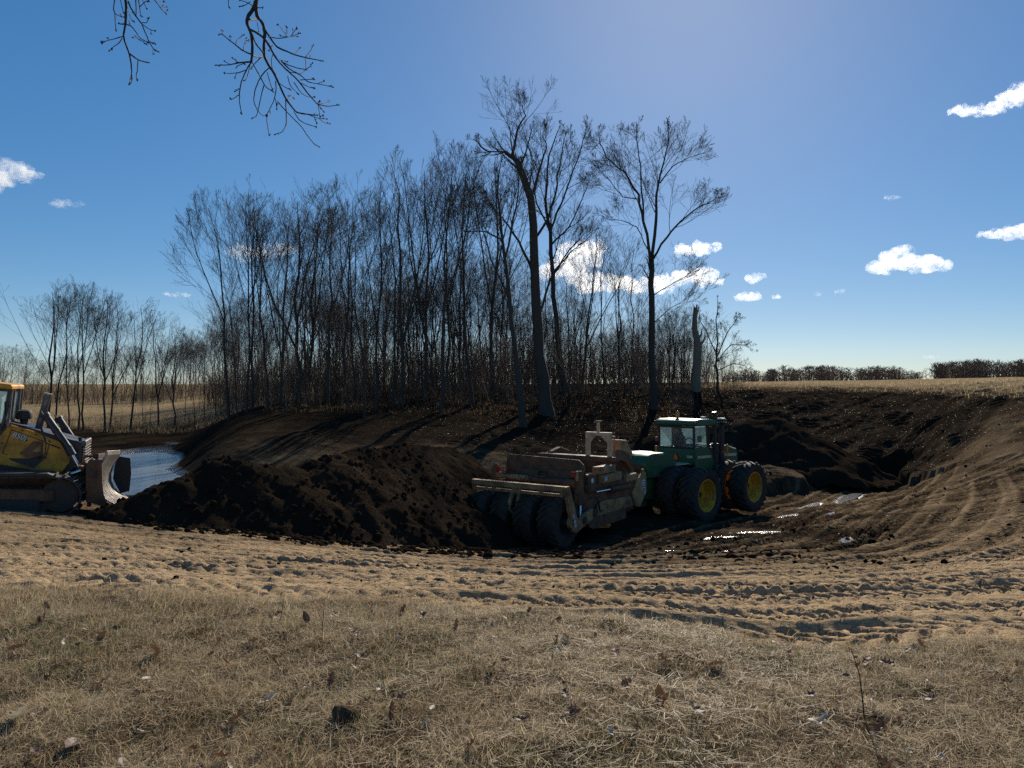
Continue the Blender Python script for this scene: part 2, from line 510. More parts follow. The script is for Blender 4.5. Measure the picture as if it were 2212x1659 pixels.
def ground_material():
    m, nt, b = mat_new('ground_earth')
    geo = nt.nodes.new('ShaderNodeNewGeometry')
    v = geo.outputs['Position']
    at = nt.nodes.new('ShaderNodeAttribute'); at.attribute_name = 'mask'
    sep = nt.nodes.new('ShaderNodeSeparateColor')
    nt.links.new(at.outputs['Color'], sep.inputs[0])
    at2 = nt.nodes.new('ShaderNodeAttribute'); at2.attribute_name = 'mask2'
    sep2 = nt.nodes.new('ShaderNodeSeparateColor')
    nt.links.new(at2.outputs['Color'], sep2.inputs[0])
    big = noise(nt, v, 0.6, 5, 0.6)
    mid = noise(nt, v, 5.0, 5, 0.65)
    fine = noise(nt, v, 38.0, 3, 0.6)
    dark = mixc(nt, mid, (0.010, 0.0073, 0.0053), (0.034, 0.025, 0.0175))  # moist soil colour, lowered further to imitate tree shade on the bank
    dry = mixc(nt, mid, (0.33, 0.23, 0.13), (0.48, 0.345, 0.205))
    dry = mixc(nt, ramp(nt, fine, [(0.32, 0.8), (0.45, 0.0)]), dry, (0.16, 0.105, 0.06))
    shaded_litter = mixc(nt, ramp(nt, noise(nt, v, 9.0, 4, 0.7), [(0.35, 0.0), (0.68, 1.0)]), (0.008, 0.006, 0.0045), (0.036, 0.026, 0.017))  # leaf litter colour lowered towards black to imitate shade from the crowns
    straw = mixc(nt, ramp(nt, noise(nt, mapping(nt, v, (0.5, 2.5, 1)), 1.2, 5, 0.7), [(0.3, 0.0), (0.7, 1.0)]), (0.13, 0.095, 0.05), (0.42, 0.31, 0.17))
    soil = mixc(nt, mid, (0.03, 0.021, 0.013), (0.09, 0.062, 0.036))
    dfac = nt.nodes.new('ShaderNodeMath'); dfac.operation = 'ADD'; dfac.use_clamp = True
    nt.links.new(sep.outputs[0], dfac.inputs[0])
    nt.links.new(ramp(nt, mid, [(0.2, -0.0), (0.8, 0.0)]), dfac.inputs[1])
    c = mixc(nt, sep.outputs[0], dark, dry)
    c = mixc(nt, sep.outputs[1], c, shaded_litter)
    c = mixc(nt, sep.outputs[2], c, straw)
    c = mixc(nt, sep2.outputs[0], c, soil)
    c = mixc(nt, sep2.outputs[1], c, (0.035, 0.026, 0.018))
    nt.links.new(c, b.inputs['Base Color'])
    # damp facets that glint where the soil is smeared smooth
    gl = ramp(nt, noise(nt, mapping(nt, v, (1.0, 2.4, 1.0)), 7.0, 3, 0.6), [(0.66, 0.0), (0.72, 1.0)])
    gd = nt.nodes.new('ShaderNodeMath'); gd.operation = 'MULTIPLY'
    nt.links.new(gl, gd.inputs[0])
    nt.links.new(ramp(nt, sep.outputs[0], [(0.1, 0.5), (0.6, 0.0)]), gd.inputs[1])
    gd2 = nt.nodes.new('ShaderNodeMath'); gd2.operation = 'MULTIPLY'
    nt.links.new(gd.outputs[0], gd2.inputs[0])
    nt.links.new(ramp(nt, sep2.outputs[0], [(0.1, 1.0), (0.5, 0.0)]), gd2.inputs[1])
    wetm = nt.nodes.new('ShaderNodeMath'); wetm.operation = 'MAXIMUM'
    nt.links.new(gd2.outputs[0], wetm.inputs[0]); nt.links.new(sep2.outputs[1], wetm.inputs[1])
    rg = nt.nodes.new('ShaderNodeMapRange')
    nt.links.new(wetm.outputs[0], rg.inputs[0])
    rg.inputs[3].default_value = 0.78; rg.inputs[4].default_value = 0.28
    nt.links.new(rg.outputs[0], b.inputs['Roughness'])
    nt.links.new(ramp(nt, wetm.outputs[0], [(0.0, 0.0), (0.12, 0.0), (0.5, 0.25), (1.0, 0.5)]), b.inputs['Specular IOR Level'])
    n1 = bump(nt, noise(nt, v, 16.0, 6, 0.7), 0.55, 0.05)
    n2 = bump(nt, noise(nt, mapping(nt, v, (0.6, 2.6, 1.0)), 1.6, 5, 0.7), 0.22, 0.10, n1)
    st = ramp(nt, noise(nt, mapping(nt, v, (1.0, 1.7, 1.0)), 11.0, 4, 0.6), [(0.46, 0.0), (0.54, 1.0)])
    n3 = bump(nt, st, 0.55, 0.025, n2)
    nt.links.new(n3, b.inputs['Normal'])
    return m


M = {}
M['ground'] = ground_material()


def build_ground():
    Xg, Yg = ground_grid()
    nr, nc = Xg.shape
    X = Xg.ravel(); Y = Yg.ravel()
    z, grass, trk, wet = land(X, Y)
    V = np.stack([X, Y, z], 1)
    n1 = fbm(X * 0.5, Y * 0.5, 4)
    # dryness of the dirt: dry and tan on the haul road close by, dark and moist in the pit
    d = np.interp(Y, [4, 9, 12, 16, 22, 40], [1, .95, .72, .40, .20, .06])
    d = d + 0.30 * n1 + 0.30 * sstep(2, 7, X - 0.25 * Y) * (1 - sstep(13, 22, Y)) - 0.30 * sstep(-2, 3, X) * sstep(10.5, 13, Y) * (1 - sstep(8, 14, X))
    d = d + 4.5 * np.clip(trk + 0.03, -0.12, 0.06) * sstep(8.5, 12, Y) + 0.22 * fbm((X - Y) * 0.5, (X + Y) * 2.2, 4, 0.6) * sstep(9, 13, Y)
    d = d + 1.5 * np.clip(trk, -0.1, 0.05)
    angp = X / np.maximum(Y, 1)
    d = np.maximum(d, 0.06 * sstep(0.22, 0.34, angp) * sstep(14, 20, Y) + 0.25 * n1 * (angp > 0.2))
    road = np.clip(d, 0.02, 1)
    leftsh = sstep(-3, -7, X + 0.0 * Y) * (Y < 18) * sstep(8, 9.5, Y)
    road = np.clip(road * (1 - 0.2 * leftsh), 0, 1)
    far = sstep(38, 46, Y)
    road = road * (1 - far) + far * np.clip(0.10 * n1, 0.0, 0.12)
    # wooded bank with tree shade in the colour of its litter
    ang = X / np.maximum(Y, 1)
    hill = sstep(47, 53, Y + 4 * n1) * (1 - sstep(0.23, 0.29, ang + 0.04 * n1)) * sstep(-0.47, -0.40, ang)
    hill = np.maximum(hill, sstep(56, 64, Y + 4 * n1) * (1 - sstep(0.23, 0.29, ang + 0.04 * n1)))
    # fields: stubble
    fr = sstep(0.20, 0.27, ang) * sstep(0.0, 1.0, z - np.interp(ang, [.2, .5, .75], [1.05, 0.75, 0.55]) + 0.3 * n1) * sstep(38, 45, Y)
    fl = sstep(74, 82, Y + 5 * n1) * (1 - sstep(-0.30, -0.24, ang))
    ff = sstep(95, 120, Y)
    field = np.clip(np.maximum(np.maximum(fr, fl), ff * (np.abs(ang) > .22)), 0, 1)
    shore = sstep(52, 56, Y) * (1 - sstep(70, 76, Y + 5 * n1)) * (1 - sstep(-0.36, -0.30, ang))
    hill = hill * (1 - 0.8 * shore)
    wetp = wet
    wetp = np.maximum(wetp, (1 - sstep(0.0, 0.25, z - WATER)) * (Y > 26) * (ang < -0.15))
    pit = sstep(15, 20, Y) * (1 - far) * sstep(-6, 0, X)
    wetp = np.maximum(wetp, pit * 0.12 * sstep(0.2, 0.6, -n1 + 0.05))
    def attr(me, name, cols, idx):
        a = me.attributes.new(name, 'FLOAT_COLOR', 'POINT')
        a.data.foreach_set('color', cols[idx].astype(np.float32).ravel())
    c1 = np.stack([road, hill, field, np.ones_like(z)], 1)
    c2 = np.stack([grass, np.clip(wetp, 0, 1), trk, np.ones_like(z)], 1)
    i = np.arange(nr * nc).reshape(nr, nc)
    Q = np.stack([i[:-1, :-1], i[:-1, 1:], i[1:, 1:], i[1:, :-1]], -1).reshape(-1, 4)
    reg = np.zeros(nr * nc, int)
    reg[hill > 0.5] = 2
    reg[field > 0.5] = 3
    reg[grass > 0.5] = 1
    fregs = reg[Q[:, 0]]
    names = {0: 'bare_dirt_ground', 1: 'lawn_ground', 2: 'wooded_bank_ground', 3: 'stubble_field'}
    for k in range(4):
        F = Q[fregs == k]
        if not len(F): continue
        idx, inv = np.unique(F, return_inverse=True)
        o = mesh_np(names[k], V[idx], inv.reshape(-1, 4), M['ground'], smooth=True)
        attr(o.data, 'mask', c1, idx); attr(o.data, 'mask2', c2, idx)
        tag(o, kind='structure')


build_ground()

# ------------------------------------------------------------------ pond and puddles
def water_mat(name, col, rough, wave, scale):
    m, nt, b = mat_new(name)
    geo = nt.nodes.new('ShaderNodeNewGeometry')
    v = geo.outputs['Position']
    b.inputs['Base Color'].default_value = (*col, 1)
    b.inputs['Roughness'].default_value = rough
    b.inputs['IOR'].default_value = 1.33
    b.inputs['Specular IOR Level'].default_value = 0.6
    h = noise(nt, mapping(nt, v, (0.45, 1.6, 1)), scale, 4, 0.6)
    nt.links.new(bump(nt, h, 1.0, wave), b.inputs['Normal'])
    return m


M['pond'] = water_mat('pond_water', (0.16, 0.17, 0.16), 0.22, 0.010, 2.2)
M['puddle'] = water_mat('puddle_water', (0.06, 0.045, 0.03), 0.18, 0.012, 14.0)


def flat_sheet(name, pts, mat):
    me = bpy.data.meshes.new(name)
    me.from_pydata([tuple(p) for p in pts], [], [list(range(len(pts)))])
    me.materials.append(mat)
    o = bpy.data.objects.new(name, me)
    COL.objects.link(o)
    return o


tag(flat_sheet('pond_water', [(-62, 26, WATER), (-6, 26, WATER), (-2, 44, WATER), (-12, 66, WATER), (-75, 66, WATER)], M['pond']), kind='structure')
for x, y, L, Wd, hd, pz in PUD:
    pts = []
    for k in range(40):
        a = 2 * math.pi * k / 40
        e = 1.0
        for _ in range(4):      # the waterline follows the edge of the hollow
            rx = e * L * math.cos(a); ry = e * Wd * math.sin(a)
            px_ = x + rx * math.cos(hd) - ry * math.sin(hd); py_ = y + rx * math.sin(hd) + ry * math.cos(hd)
            e = max(0.35, 1.05 - 0.35 * float(fbm(np.array([px_ * 2.2]), np.array([py_ * 2.2]), 3)[0]))
        pts.append((px_, py_, pz))
    tag(flat_sheet('puddle_water', pts, M['puddle']), kind='structure')
# ------------------------------------------------------------------ bare winter trees
def tubes(polys):
    """polys: list of (points (N,3), radii (N,), sides) -> verts, quads, tris (closed at the tip)"""
    groups = {}
    for pts, rad, sides in polys:
        groups.setdefault((len(pts), sides), []).append((pts, rad))
    V = []; Q = []; off = 0
    for (n, s), lst in groups.items():
        Pn = np.array([a for a, _ in lst], float)            # B,n,3
        Rd = np.array([b for _, b in lst], float)            # B,n
        ax = Pn[:, -1] - Pn[:, 0]
        ax /= np.linalg.norm(ax, axis=1)[:, None] + 1e-9
        ref = np.where(np.abs(ax[:, 2:3]) > 0.8, np.array([[1.0, 0, 0]]), np.array([[0, 0, 1.0]]))
        u = np.cross(ax, ref); u /= np.linalg.norm(u, axis=1)[:, None] + 1e-9
        w = np.cross(ax, u)
        a = np.linspace(0, 2 * np.pi, s, endpoint=False)
        ring = np.cos(a)[None, :, None] * u[:, None, :] + np.sin(a)[None, :, None] * w[:, None, :]   # B,s,3
        vv = Pn[:, :, None, :] + Rd[:, :, None, None] * ring[:, None, :, :]                          # B,n,s,3
        B = len(lst)
        V.append(vv.reshape(-1, 3))
        idx = np.arange(B * n * s).reshape(B, n, s) + off
        nx = np.roll(idx, -1, axis=2)
        q = np.stack([idx[:, :-1], nx[:, :-1], nx[:, 1:], idx[:, 1:]], -1).reshape(-1, 4)
        Q.append(q)
        off += B * n * s
    return np.concatenate(V), np.concatenate(Q)


class Grow:
    """grows limbs, branches and twigs from a few main stems"""

    def __init__(self, seed, twig=0.013, dens=1.0, up=0.35, spread=(28, 52), levels=4):
        self.r = random.Random(seed)
        self.polys = {0: [], 1: [], 2: [], 3: [], 4: []}
        self.twig = twig; self.dens = dens; self.up = up; self.spread = spread; self.levels = levels

    def at(self, pts, rad, t):
        n = len(pts) - 1
        f = t * n; i = min(int(f), n - 1); f -= i
        p = pts[i] * (1 - f) + pts[i + 1] * f
        d = pts[i + 1] - pts[i]
        return p, d / (np.linalg.norm(d) + 1e-9), rad[i] * (1 - f) + rad[i + 1] * f

    def limb(self, start, d, length, r0, level, npts, r1=None, wob=0.075, up=None):
        r = self.r
        pts = [np.array(start, float)]
        d = np.array(d, float); d /= np.linalg.norm(d)
        step = length / (npts - 1)
        up = self.up if up is None else up
        for i in range(npts - 1):
            d = d + np.array([r.gauss(0, wob), r.gauss(0, wob), r.gauss(0, wob) + up * 0.22])
            d /= np.linalg.norm(d)
            pts.append(pts[-1] + d * step)
        pts = np.array(pts)
        t = np.linspace(0, 1, npts)
        rad = r0 * (1 - t) + (r1 if r1 is not None else max(self.twig * 0.6, r0 * 0.3)) * t
        return pts, rad

    def stem(self, pts, rad, sides=7, level=0, kids=True, t0=0.35, n=None, klen=None):
        pts = np.array(pts, float); rad = np.array(rad, float)
        self.polys[level].append((pts, rad, sides))
        if kids: self.children(pts, rad, level + 1, t0, n, klen)

    def children(self, pts, rad, level, t0=0.25, n=None, klen=None):
        if level > self.levels: return
        r = self.r
        L = float(np.sum(np.linalg.norm(np.diff(pts, axis=0), axis=1)))
        if n is None:
            n = {1: 9, 2: 6, 3: 5, 4: 4}[level] * self.dens
            n = int(n * r.uniform(0.8, 1.2) + 0.5)
        for k in range(max(2, n)):
            t = t0 + (1 - t0) * (k + r.uniform(0.1, 0.9)) / max(2, n)
            t = min(t, 0.985)
            p, d, pr = self.at(pts, rad, t)
            a = R(r.uniform(*self.spread))
            # perpendicular
            q = np.array([r.gauss(0, 1), r.gauss(0, 1), r.gauss(0, 0.6) + 0.15])
            q -= d * np.dot(q, d); q /= np.linalg.norm(q) + 1e-9
            nd_ = d * math.cos(a) + q * math.sin(a)
            if level == 1 and klen: ln = klen * 0.62 * r.uniform(0.7, 1.1) * (1.12 - 1.0 * t)
            elif level == 1: ln = L * ((1 - t) * 0.85 + 0.10) * r.uniform(0.75, 1.1)
            else: ln = L * ((1 - t) * {2: 0.75, 3: 0.6, 4: 0.5}[level] + {2: 0.14, 3: 0.20, 4: 0.28}[level]) * r.uniform(0.7, 1.1)
            cr = max(self.twig, pr * {1: 0.36, 2: 0.42, 3: 0.5, 4: 0.6}[level])
            if level >= self.levels:
                cp, crr = self.limb(p, nd_, ln, min(cr, self.twig * 1.25), level, 3 if level < 4 else 2, r1=self.twig * 0.45, wob=0.08)
                self.polys[min(level, 4)].append((cp, crr, 3))
            else:
                npt = {1: 7, 2: 5, 3: 4}[level]
                cp, crr = self.limb(p, nd_, ln, cr, level, npt, r1=max(self.twig * 0.7, cr * 0.25))
                self.polys[level].append((cp, crr, {1: 5, 2: 4, 3: 3}[level]))
                self.children(cp, crr, level + 1, 0.15)

    def meshes(self, name, mat, root=None):
        """the trunk and the crown as two mesh objects"""
        v, q = tubes(self.polys[0])
        t = mesh_np('trunk', v, q, mat, root, smooth=True)
        rest = sum((self.polys[k] for k in (1, 2, 3, 4)), [])
        v, q = tubes(rest)
        c = mesh_np('crown', v, q, mat, root)
        return t, c


def bark(name, c0, c1):
    m, nt, b = mat_new(name)
    tc = nt.nodes.new('ShaderNodeTexCoord')
    v = mapping(nt, tc.outputs['Object'], (6, 6, 1.2))
    n = noise(nt, v, 1.5, 6, 0.7)
    nt.links.new(mixc(nt, n, c0, c1), b.inputs['Base Color'])
    b.inputs['Roughness'].default_value = 0.85
    b.inputs['Specular IOR Level'].default_value = 0.2
    nt.links.new(bump(nt, n, 0.8, 0.03), b.inputs['Normal'])
    return m


M['bark'] = bark('bark_grey_brown', (0.035, 0.027, 0.021), (0.105, 0.083, 0.064))
M['bark_dark'] = bark('bark_dark', (0.030, 0.024, 0.019), (0.085, 0.070, 0.055))
M['twigs'] = bark('twig_brown', (0.075, 0.050, 0.036), (0.19, 0.13, 0.09))
M['deadwood'] = bark('dead_wood_grey', (0.10, 0.075, 0.05), (0.30, 0.235, 0.17))


# ---- prototypes: tall forest trees about 16 m high, stems fanning steeply upwards
def proto(seed, H, r0, forks, lean=0.0, t0=0.42, dens=1.0, twig=0.0075, spread=(18, 44)):
    g = Grow(seed, twig=twig, dens=dens, spread=spread)
    r = g.r
    n = 9
    top = np.array([lean * H, r.gauss(0, 0.03) * H, H * 0.93])
    t = np.linspace(0, 1, n)
    pts = np.outer(t, top)
    pts[1:, :2] += np.cumsum(np.array([[r.gauss(0, 0.012 * H), r.gauss(0, 0.012 * H)] for _ in range(n - 1)]), axis=0) * 0.8
    rad = r0 * (1 - t) ** 0.8 * 0.9 + 0.018
    rad[0] = r0 * 1.35
    pts[0, 2] = -0.4
    g.stem(pts, rad, 8, 0, True, t0, n=int(10 * dens))
    for f in range(forks):
        tf = r.uniform(0.22, 0.5)
        p, d, pr = g.at(pts, rad, tf)
        az = r.uniform(0, 6.283)
        dd = np.array([math.cos(az) * 0.36, math.sin(az) * 0.36, 1.0])
        lp, lr = g.limb(p, dd, H * (0.92 - tf) * r.uniform(0.85, 1.05), pr * 0.72, 0, 7, r1=0.02, wob=0.06, up=0.25)
        g.stem(lp, lr, 7, 0, True, 0.22, n=int(8 * dens))
    return g


PROTO = []
_pm = [(11, 16, 0.110, 1, 0.02), (12, 16, 0.125, 2, -0.05), (13, 16, 0.105, 1, 0.05), (14, 16, 0.12, 3, 0.0), (15, 16, 0.09, 0, 0.03),
       (16, 16, 0.10, 1, -0.07), (17, 16, 0.12, 2, 0.06), (18, 16, 0.08, 0, -0.03)]
for k, (sd, H, r0, fk, ln) in enumerate(_pm):
    g = proto(sd, H, r0, fk, ln, t0=0.30 if fk else 0.22, dens=0.9 if fk < 2 else 0.74)
    t, c = g.meshes('tree', M['bark_dark' if k % 3 else 'bark'], None)
    PROTO.append((t.data, c.data))
    bpy.data.objects.remove(t); bpy.data.objects.remove(c)


# understorey trees branch from low down
UNDER = []
for k, sd in enumerate((31, 32, 33)):
    g = proto(sd, 16, 0.085, k % 2, 0.03 * (k - 1), t0=0.06, dens=1.0, twig=0.008, spread=(22, 52))
    t, c = g.meshes('tree', M['bark'], None)
    UNDER.append((t.data, c.data))
    bpy.data.objects.remove(t); bpy.data.objects.remove(c)


def tree_from(meshes, loc, rotz, sxy, sz, label, group=None, lean=(0, 0), name='bare_tree'):
    e = empty(name, loc)
    e.rotation_euler = (lean[0], lean[1], rotz)
    e.scale = (sxy, sxy, sz)
    tag(e, label, 'tree', group)
    for nm, me in zip(('trunk', 'crown'), meshes):
        o = bpy.data.objects.new(nm, me)
        COL.objects.link(o)
        o.parent = e
    return e


rt = random.Random(5)


def hillY(dy):
    return 50 + (925 - dy) * 0.28


def stand(dx, dy, topy, Y, label, proto_i, group=None, fat=1.0, leanx=0.0, name='bare_tree'):
    x, y, z = P(dx, dy, Y)
    z = gz(x, y)
    H = EYE - (topy * K - 384) / FOC * Y - z
    s = H / 15.6
    rz = rt.uniform(0, 6.283)
    # lean towards the left or right of the picture whatever the turn of the copy
    q = Matrix.Rotation(leanx, 3, 'Y') @ Matrix.Rotation(rz, 3, 'Z')
    eu = q.to_euler()
    e = empty(name, (x, y, z))
    e.rotation_euler = eu
    e.scale = (s * fat, s * fat, s)
    tag(e, label, 'tree', group)
    for nm, me in zip(('trunk', 'crown'), PROTO[proto_i]):
        o = bpy.data.objects.new(nm, me)
        COL.objects.link(o)
        o.parent = e
    return e


# trees standing on the far side of the pond, left
G1 = 'bare trees in a row beyond the pond'
LEFT = [(104, 924, 614, 74, 'bare tree with wide crown right behind the bulldozer exhaust stack', 1, 1.15, 0),
        (121, 930, 640, 73, 'slender bare tree just right of the exhaust stack beyond the pond', 4, 1.1, 0.03),
        (150, 931, 622, 74, 'thin straight bare tree between the wide crowned tree and the paired trunks', 7, 0.95, 0),
        (169, 933, 628, 73, 'left trunk of the close pair of bare trees beyond the pond', 0, 0.95, 0.02),
        (182, 935, 622, 73, 'right trunk of the close pair of bare trees beyond the pond', 2, 0.95, 0.03),
        (227, 935, 632, 72, 'forked bare tree standing above the blade of the bulldozer, left stem', 3, 1.0, 0.0),
        (237, 927, 640, 74, 'bare tree leaning right beside the forked tree above the bulldozer blade', 6, 0.9, 0.06),
        (281, 923, 652, 74, 'spreading bare tree beyond the pond, its crown leaning right', 1, 0.95, 0.05),
        (308, 914, 780, 77, 'short thin bare sapling right of the spreading tree beyond the pond', 7, 0.8, 0),
        (325, 930, 800, 72, 'small dark sapling at the edge of the bank beyond the pond', 4, 0.8, 0),
        (342, 910, 676, 78, 'medium bare tree with rounded crown right of the spreading tree', 6, 1.0, -0.03),
        (376, 917, 712, 76, 'broad low bare tree with a thick trunk at the end of the far bank', 3, 1.25, 0),
        (400, 910, 760, 78, 'thin bare sapling right of the broad low tree beyond the pond', 7, 0.8, 0.02),
        (420, 930, 745, 72, 'slim dark bare tree standing lowest on the far bank', 4, 0.85, 0.0),
        (443, 902, 705, 80, 'slim bare tree with high branches at the end of the stubble field', 7, 0.9, 0.0),
        (467, 923, 690, 70, 'slim straight bare tree at the right end of the pond', 5, 0.8, -0.03)]
for dx, dy, ty, Y, lab, pi, fat, ln in LEFT:
    stand(dx, dy, ty, Y, lab, pi, G1, fat, ln)

# the wood on the bank: trees in its front rows
G2 = 'bare trees along the front of the wood'
FRONT = [(495, 897, 430, 58, 'leftmost tall bare tree of the wood, its crown leaning far left', 5, 0.85, -0.03),
         (512, 900, 560, 56, 'lower bare tree leaning left at the left end of the wood', 7, 0.8, -0.09),
         (531, 893, 442, 60, 'tall slim bare tree second in the left end of the wood', 5, 0.8, -0.02),
         (545, 893, 427, 61, 'tall bare tree with leaning trunk in the left part of the wood', 2, 0.95, -0.03),
         (579, 886, 470, 61, 'bare tree with two stems right of the leaning trunks', 0, 0.95, -0.02),
         (607, 884, 440, 62, 'forked bare tree left of the thick multi stemmed tree', 6, 0.9, 0.0),
         (617, 913, 520, 54, 'slim dark bare trunk standing low on the bank', 7, 0.85, -0.04),
         (643, 862, 413, 67, 'thick multi stemmed bare tree with the densest crown on the left', 3, 1.25, 0.0),
         (664, 860, 418, 68, 'bare tree close behind the thick multi stemmed tree', 1, 1.0, 0.04),
         (708, 882, 416, 62, 'tall bare tree with straight trunk left of the middle of the wood', 0, 1.0, -0.02),
         (738, 879, 413, 63, 'tall bare tree with gently wavy trunk left of the middle of the wood', 2, 0.95, 0.0),
         (770, 872, 445, 66, 'bare tree between the wavy trunk and the low standing dark trunk', 5, 0.9, 0.0),
         (787, 926, 470, 50, 'dark bare trunk standing lowest on the bank above the dirt ridge', 4, 0.95, 0.0),
         (813, 893, 404, 58, 'bare tree with fine upright twigs behind the dirt ridge', 1, 0.85, 0.0),
         (847, 886, 430, 60, 'slim bare tree in the middle of the wood', 7, 1.0, 0.02),
         (868, 879, 338, 63, 'tall bare tree in the middle of the wood reaching above its neighbours', 6, 0.95, 0.0),
         (915, 870, 345, 66, 'tall bare tree with many steep branches left of the brown trunk', 3, 0.95, 0.02),
         (953, 896, 337, 57, 'bare tree with straight brown trunk above the middle of the dirt ridge', 0, 0.95, 0.02),
         (973, 862, 380, 68, 'bare tree half hidden behind the straight brown trunk', 2, 0.9, 0.03),
         (1022, 878, 337, 61, 'bare tree with a single slim trunk left of the scraper mast', 5, 1.0, -0.03),
         (1060, 860, 330, 68, 'bare tree with wide crown left of the pale trunk', 1, 0.95, 0.0),
         (1254, 852, 480, 72, 'bent bare tree just right of the two tallest trunks', 6, 0.9, 0.10),
         (1305, 832, 500, 78, 'thin young bare tree left of the lone tall tree', 7, 1.0, 0.0),
         (1338, 830, 560, 78, 'low spreading bare tree between the thin young trees', 1, 1.05, 0.05),
         (1364, 830, 520, 78, 'thin young bare tree close to the left of the lone tall tree', 4, 0.95, 0.0),
         (1445, 828, 640, 80, 'low bare tree close to the right of the lone tall tree', 3, 1.1, 0.0),
         (1478, 826, 675, 82, 'low dense bare tree left of the broken snag', 6, 1.15, 0.0)]
for dx, dy, ty, Y, lab, pi, fat, ln in FRONT:
    stand(dx, dy, ty, Y, lab, pi, G2, fat, ln)


# hero trees grown along stems drawn for them
def hero(name, label, Y, stems, seed, mat, r_scale=1.0, dens=1.0, twig=0.0085, t0s=None, spread=(22, 52), levels=4, klen=None):
    g = Grow(seed, twig=twig, dens=dens * 0.92, spread=spread, levels=levels)
    bx, by, bz = P(*stems[0][0][0], Y)
    bz = gz(bx, by)
    for si, (pl, r0, r1, dpth, t0, n) in enumerate(stems):
        pts = []
        m = len(pl)
        for i, (dx, dy) in enumerate(pl):
            x, y, z = P(dx, dy, Y + dpth * i / max(1, m - 1))
            pts.append((x - bx, y - by, z - bz))
        if si == 0: pts[0] = (0, 0, -0.5)
        pts = np.array(pts)
        # finer
        t = np.linspace(0, m - 1, (m - 1) * 3 + 1)
        f = np.stack([np.interp(t, np.arange(m), pts[:, c]) for c in range(3)], 1)
        tt = np.linspace(0, 1, len(f))
        f[1:-1] += np.array([[g.r.gauss(0, 0.05), g.r.gauss(0, 0.08), 0] for _ in range(len(f) - 2)])
        rad = (r0 * (1 - tt) + r1 * tt)
        if si == 0: rad[0] *= 1.5; rad[1] *= 1.08
        g.stem(f, rad, 9 if si == 0 else 6, 0, n > 0, t0, n=n, klen=klen)
    e = empty(name, (bx, by, bz))
    tag(e, label, 'tree', 'tall trees of the wood')
    t, c = g.meshes(name, mat, e)
    return e


# tallest tree: crooked top sweeping left
hero('bare_tree', 'tallest thick trunked bare tree, its crooked top sweeping left against the sky', 57.5, [
    ([(1183, 897), (1166, 771), (1155, 600), (1148, 428), (1120, 350), (1090, 328), (1050, 326), (1022, 300)], 0.48, 0.03, -2, 0.45, 12),
    ([(1106, 335), (1118, 285), (1132, 250), (1128, 228)], 0.12, 0.02, 1, 0.15, 10),
    ([(1148, 428), (1165, 370), (1180, 320), (1172, 285)], 0.14, 0.02, 2, 0.2, 9),
    ([(1152, 520), (1185, 470), (1205, 400), (1212, 340), (1225, 280)], 0.13, 0.02, -1, 0.2, 10),
    ([(1160, 690), (1190, 600), (1230, 540), (1262, 505)], 0.12, 0.02, 1, 0.2, 8),
    ([(1152, 590), (1120, 520), (1085, 470), (1050, 420)], 0.13, 0.02, -2, 0.25, 8)], 101, M['bark'], klen=9)
hero('bare_tree', 'tall bare tree with brush filled crown right behind the tallest trunk', 71, [
    ([(1223, 847), (1210, 774), (1196, 640), (1188, 501), (1178, 430), (1186, 335), (1214, 265)], 0.31, 0.03, 2, 0.4, 12),
    ([(1188, 501), (1212, 440), (1240, 370), (1262, 300), (1268, 270)], 0.12, 0.02, -1, 0.15, 11),
    ([(1190, 530), (1230, 490), (1262, 420), (1280, 370)], 0.10, 0.02, 2, 0.15, 11),
    ([(1193, 590), (1232, 545), (1265, 520), (1290, 495)], 0.08, 0.02, 2, 0.15, 9),
    ([(1188, 501), (1160, 440), (1150, 380), (1145, 320)], 0.10, 0.02, 1, 0.2, 9)], 102, M['bark_dark'], klen=9)
hero('bare_tree', 'pale trunked bare tree standing low left of the tallest tree', 52, [
    ([(1131, 922), (1115, 771), (1100, 640), (1083, 501), (1075, 420), (1085, 340)], 0.21, 0.03, 3, 0.35, 12),
    ([(1086, 520), (1050, 500), (1005, 500), (985, 470)], 0.07, 0.02, 0, 0.2, 8),
    ([(1090, 560), (1110, 470), (1120, 400), (1118, 345)], 0.09, 0.02, -1, 0.2, 10),
    ([(1098, 640), (1060, 560), (1040, 490), (1042, 420)], 0.08, 0.02, 2, 0.25, 9)], 103, M['bark'], klen=8)
hero('bare_tree', 'lone tall bare tree with wide fan crown standing right of the wood', 61.5, [
    ([(1411, 880), (1409, 774), (1407, 640), (1407, 559)], 0.29, 0.21, 0, 0.75, 4),
    ([(1407, 565), (1416, 480), (1420, 420), (1430, 365), (1444, 310), (1446, 265)], 0.15, 0.02, 1, 0.2, 13),
    ([(1405, 560), (1392, 480), (1378, 420), (1350, 372), (1312, 340), (1294, 310), (1292, 282)], 0.13, 0.02, -2, 0.25, 13),
    ([(1390, 470), (1384, 380), (1378, 315), (1374, 262)], 0.08, 0.02, 2, 0.15, 11),
    ([(1410, 560), (1440, 512), (1470, 478), (1512, 446), (1535, 436), (1555, 424)], 0.10, 0.02, -2, 0.2, 12),
    ([(1426, 395), (1450, 360), (1490, 340), (1532, 326)], 0.06, 0.02, 2, 0.1, 9),
    ([(1380, 430), (1345, 425), (1318, 390), (1292, 372)], 0.05, 0.02, 1, 0.15, 8),
    ([(1400, 540), (1375, 490), (1345, 476), (1312, 474)], 0.05, 0.02, -1, 0.1, 8),
    ([(1408, 640), (1440, 620), (1475, 600), (1500, 590)], 0.05, 0.015, 1, 0.1, 7),
    ([(1409, 700), (1440, 670), (1468, 655), (1490, 640)], 0.04, 0.015, -1, 0.1, 6)], 104, M['bark_dark'], klen=9)
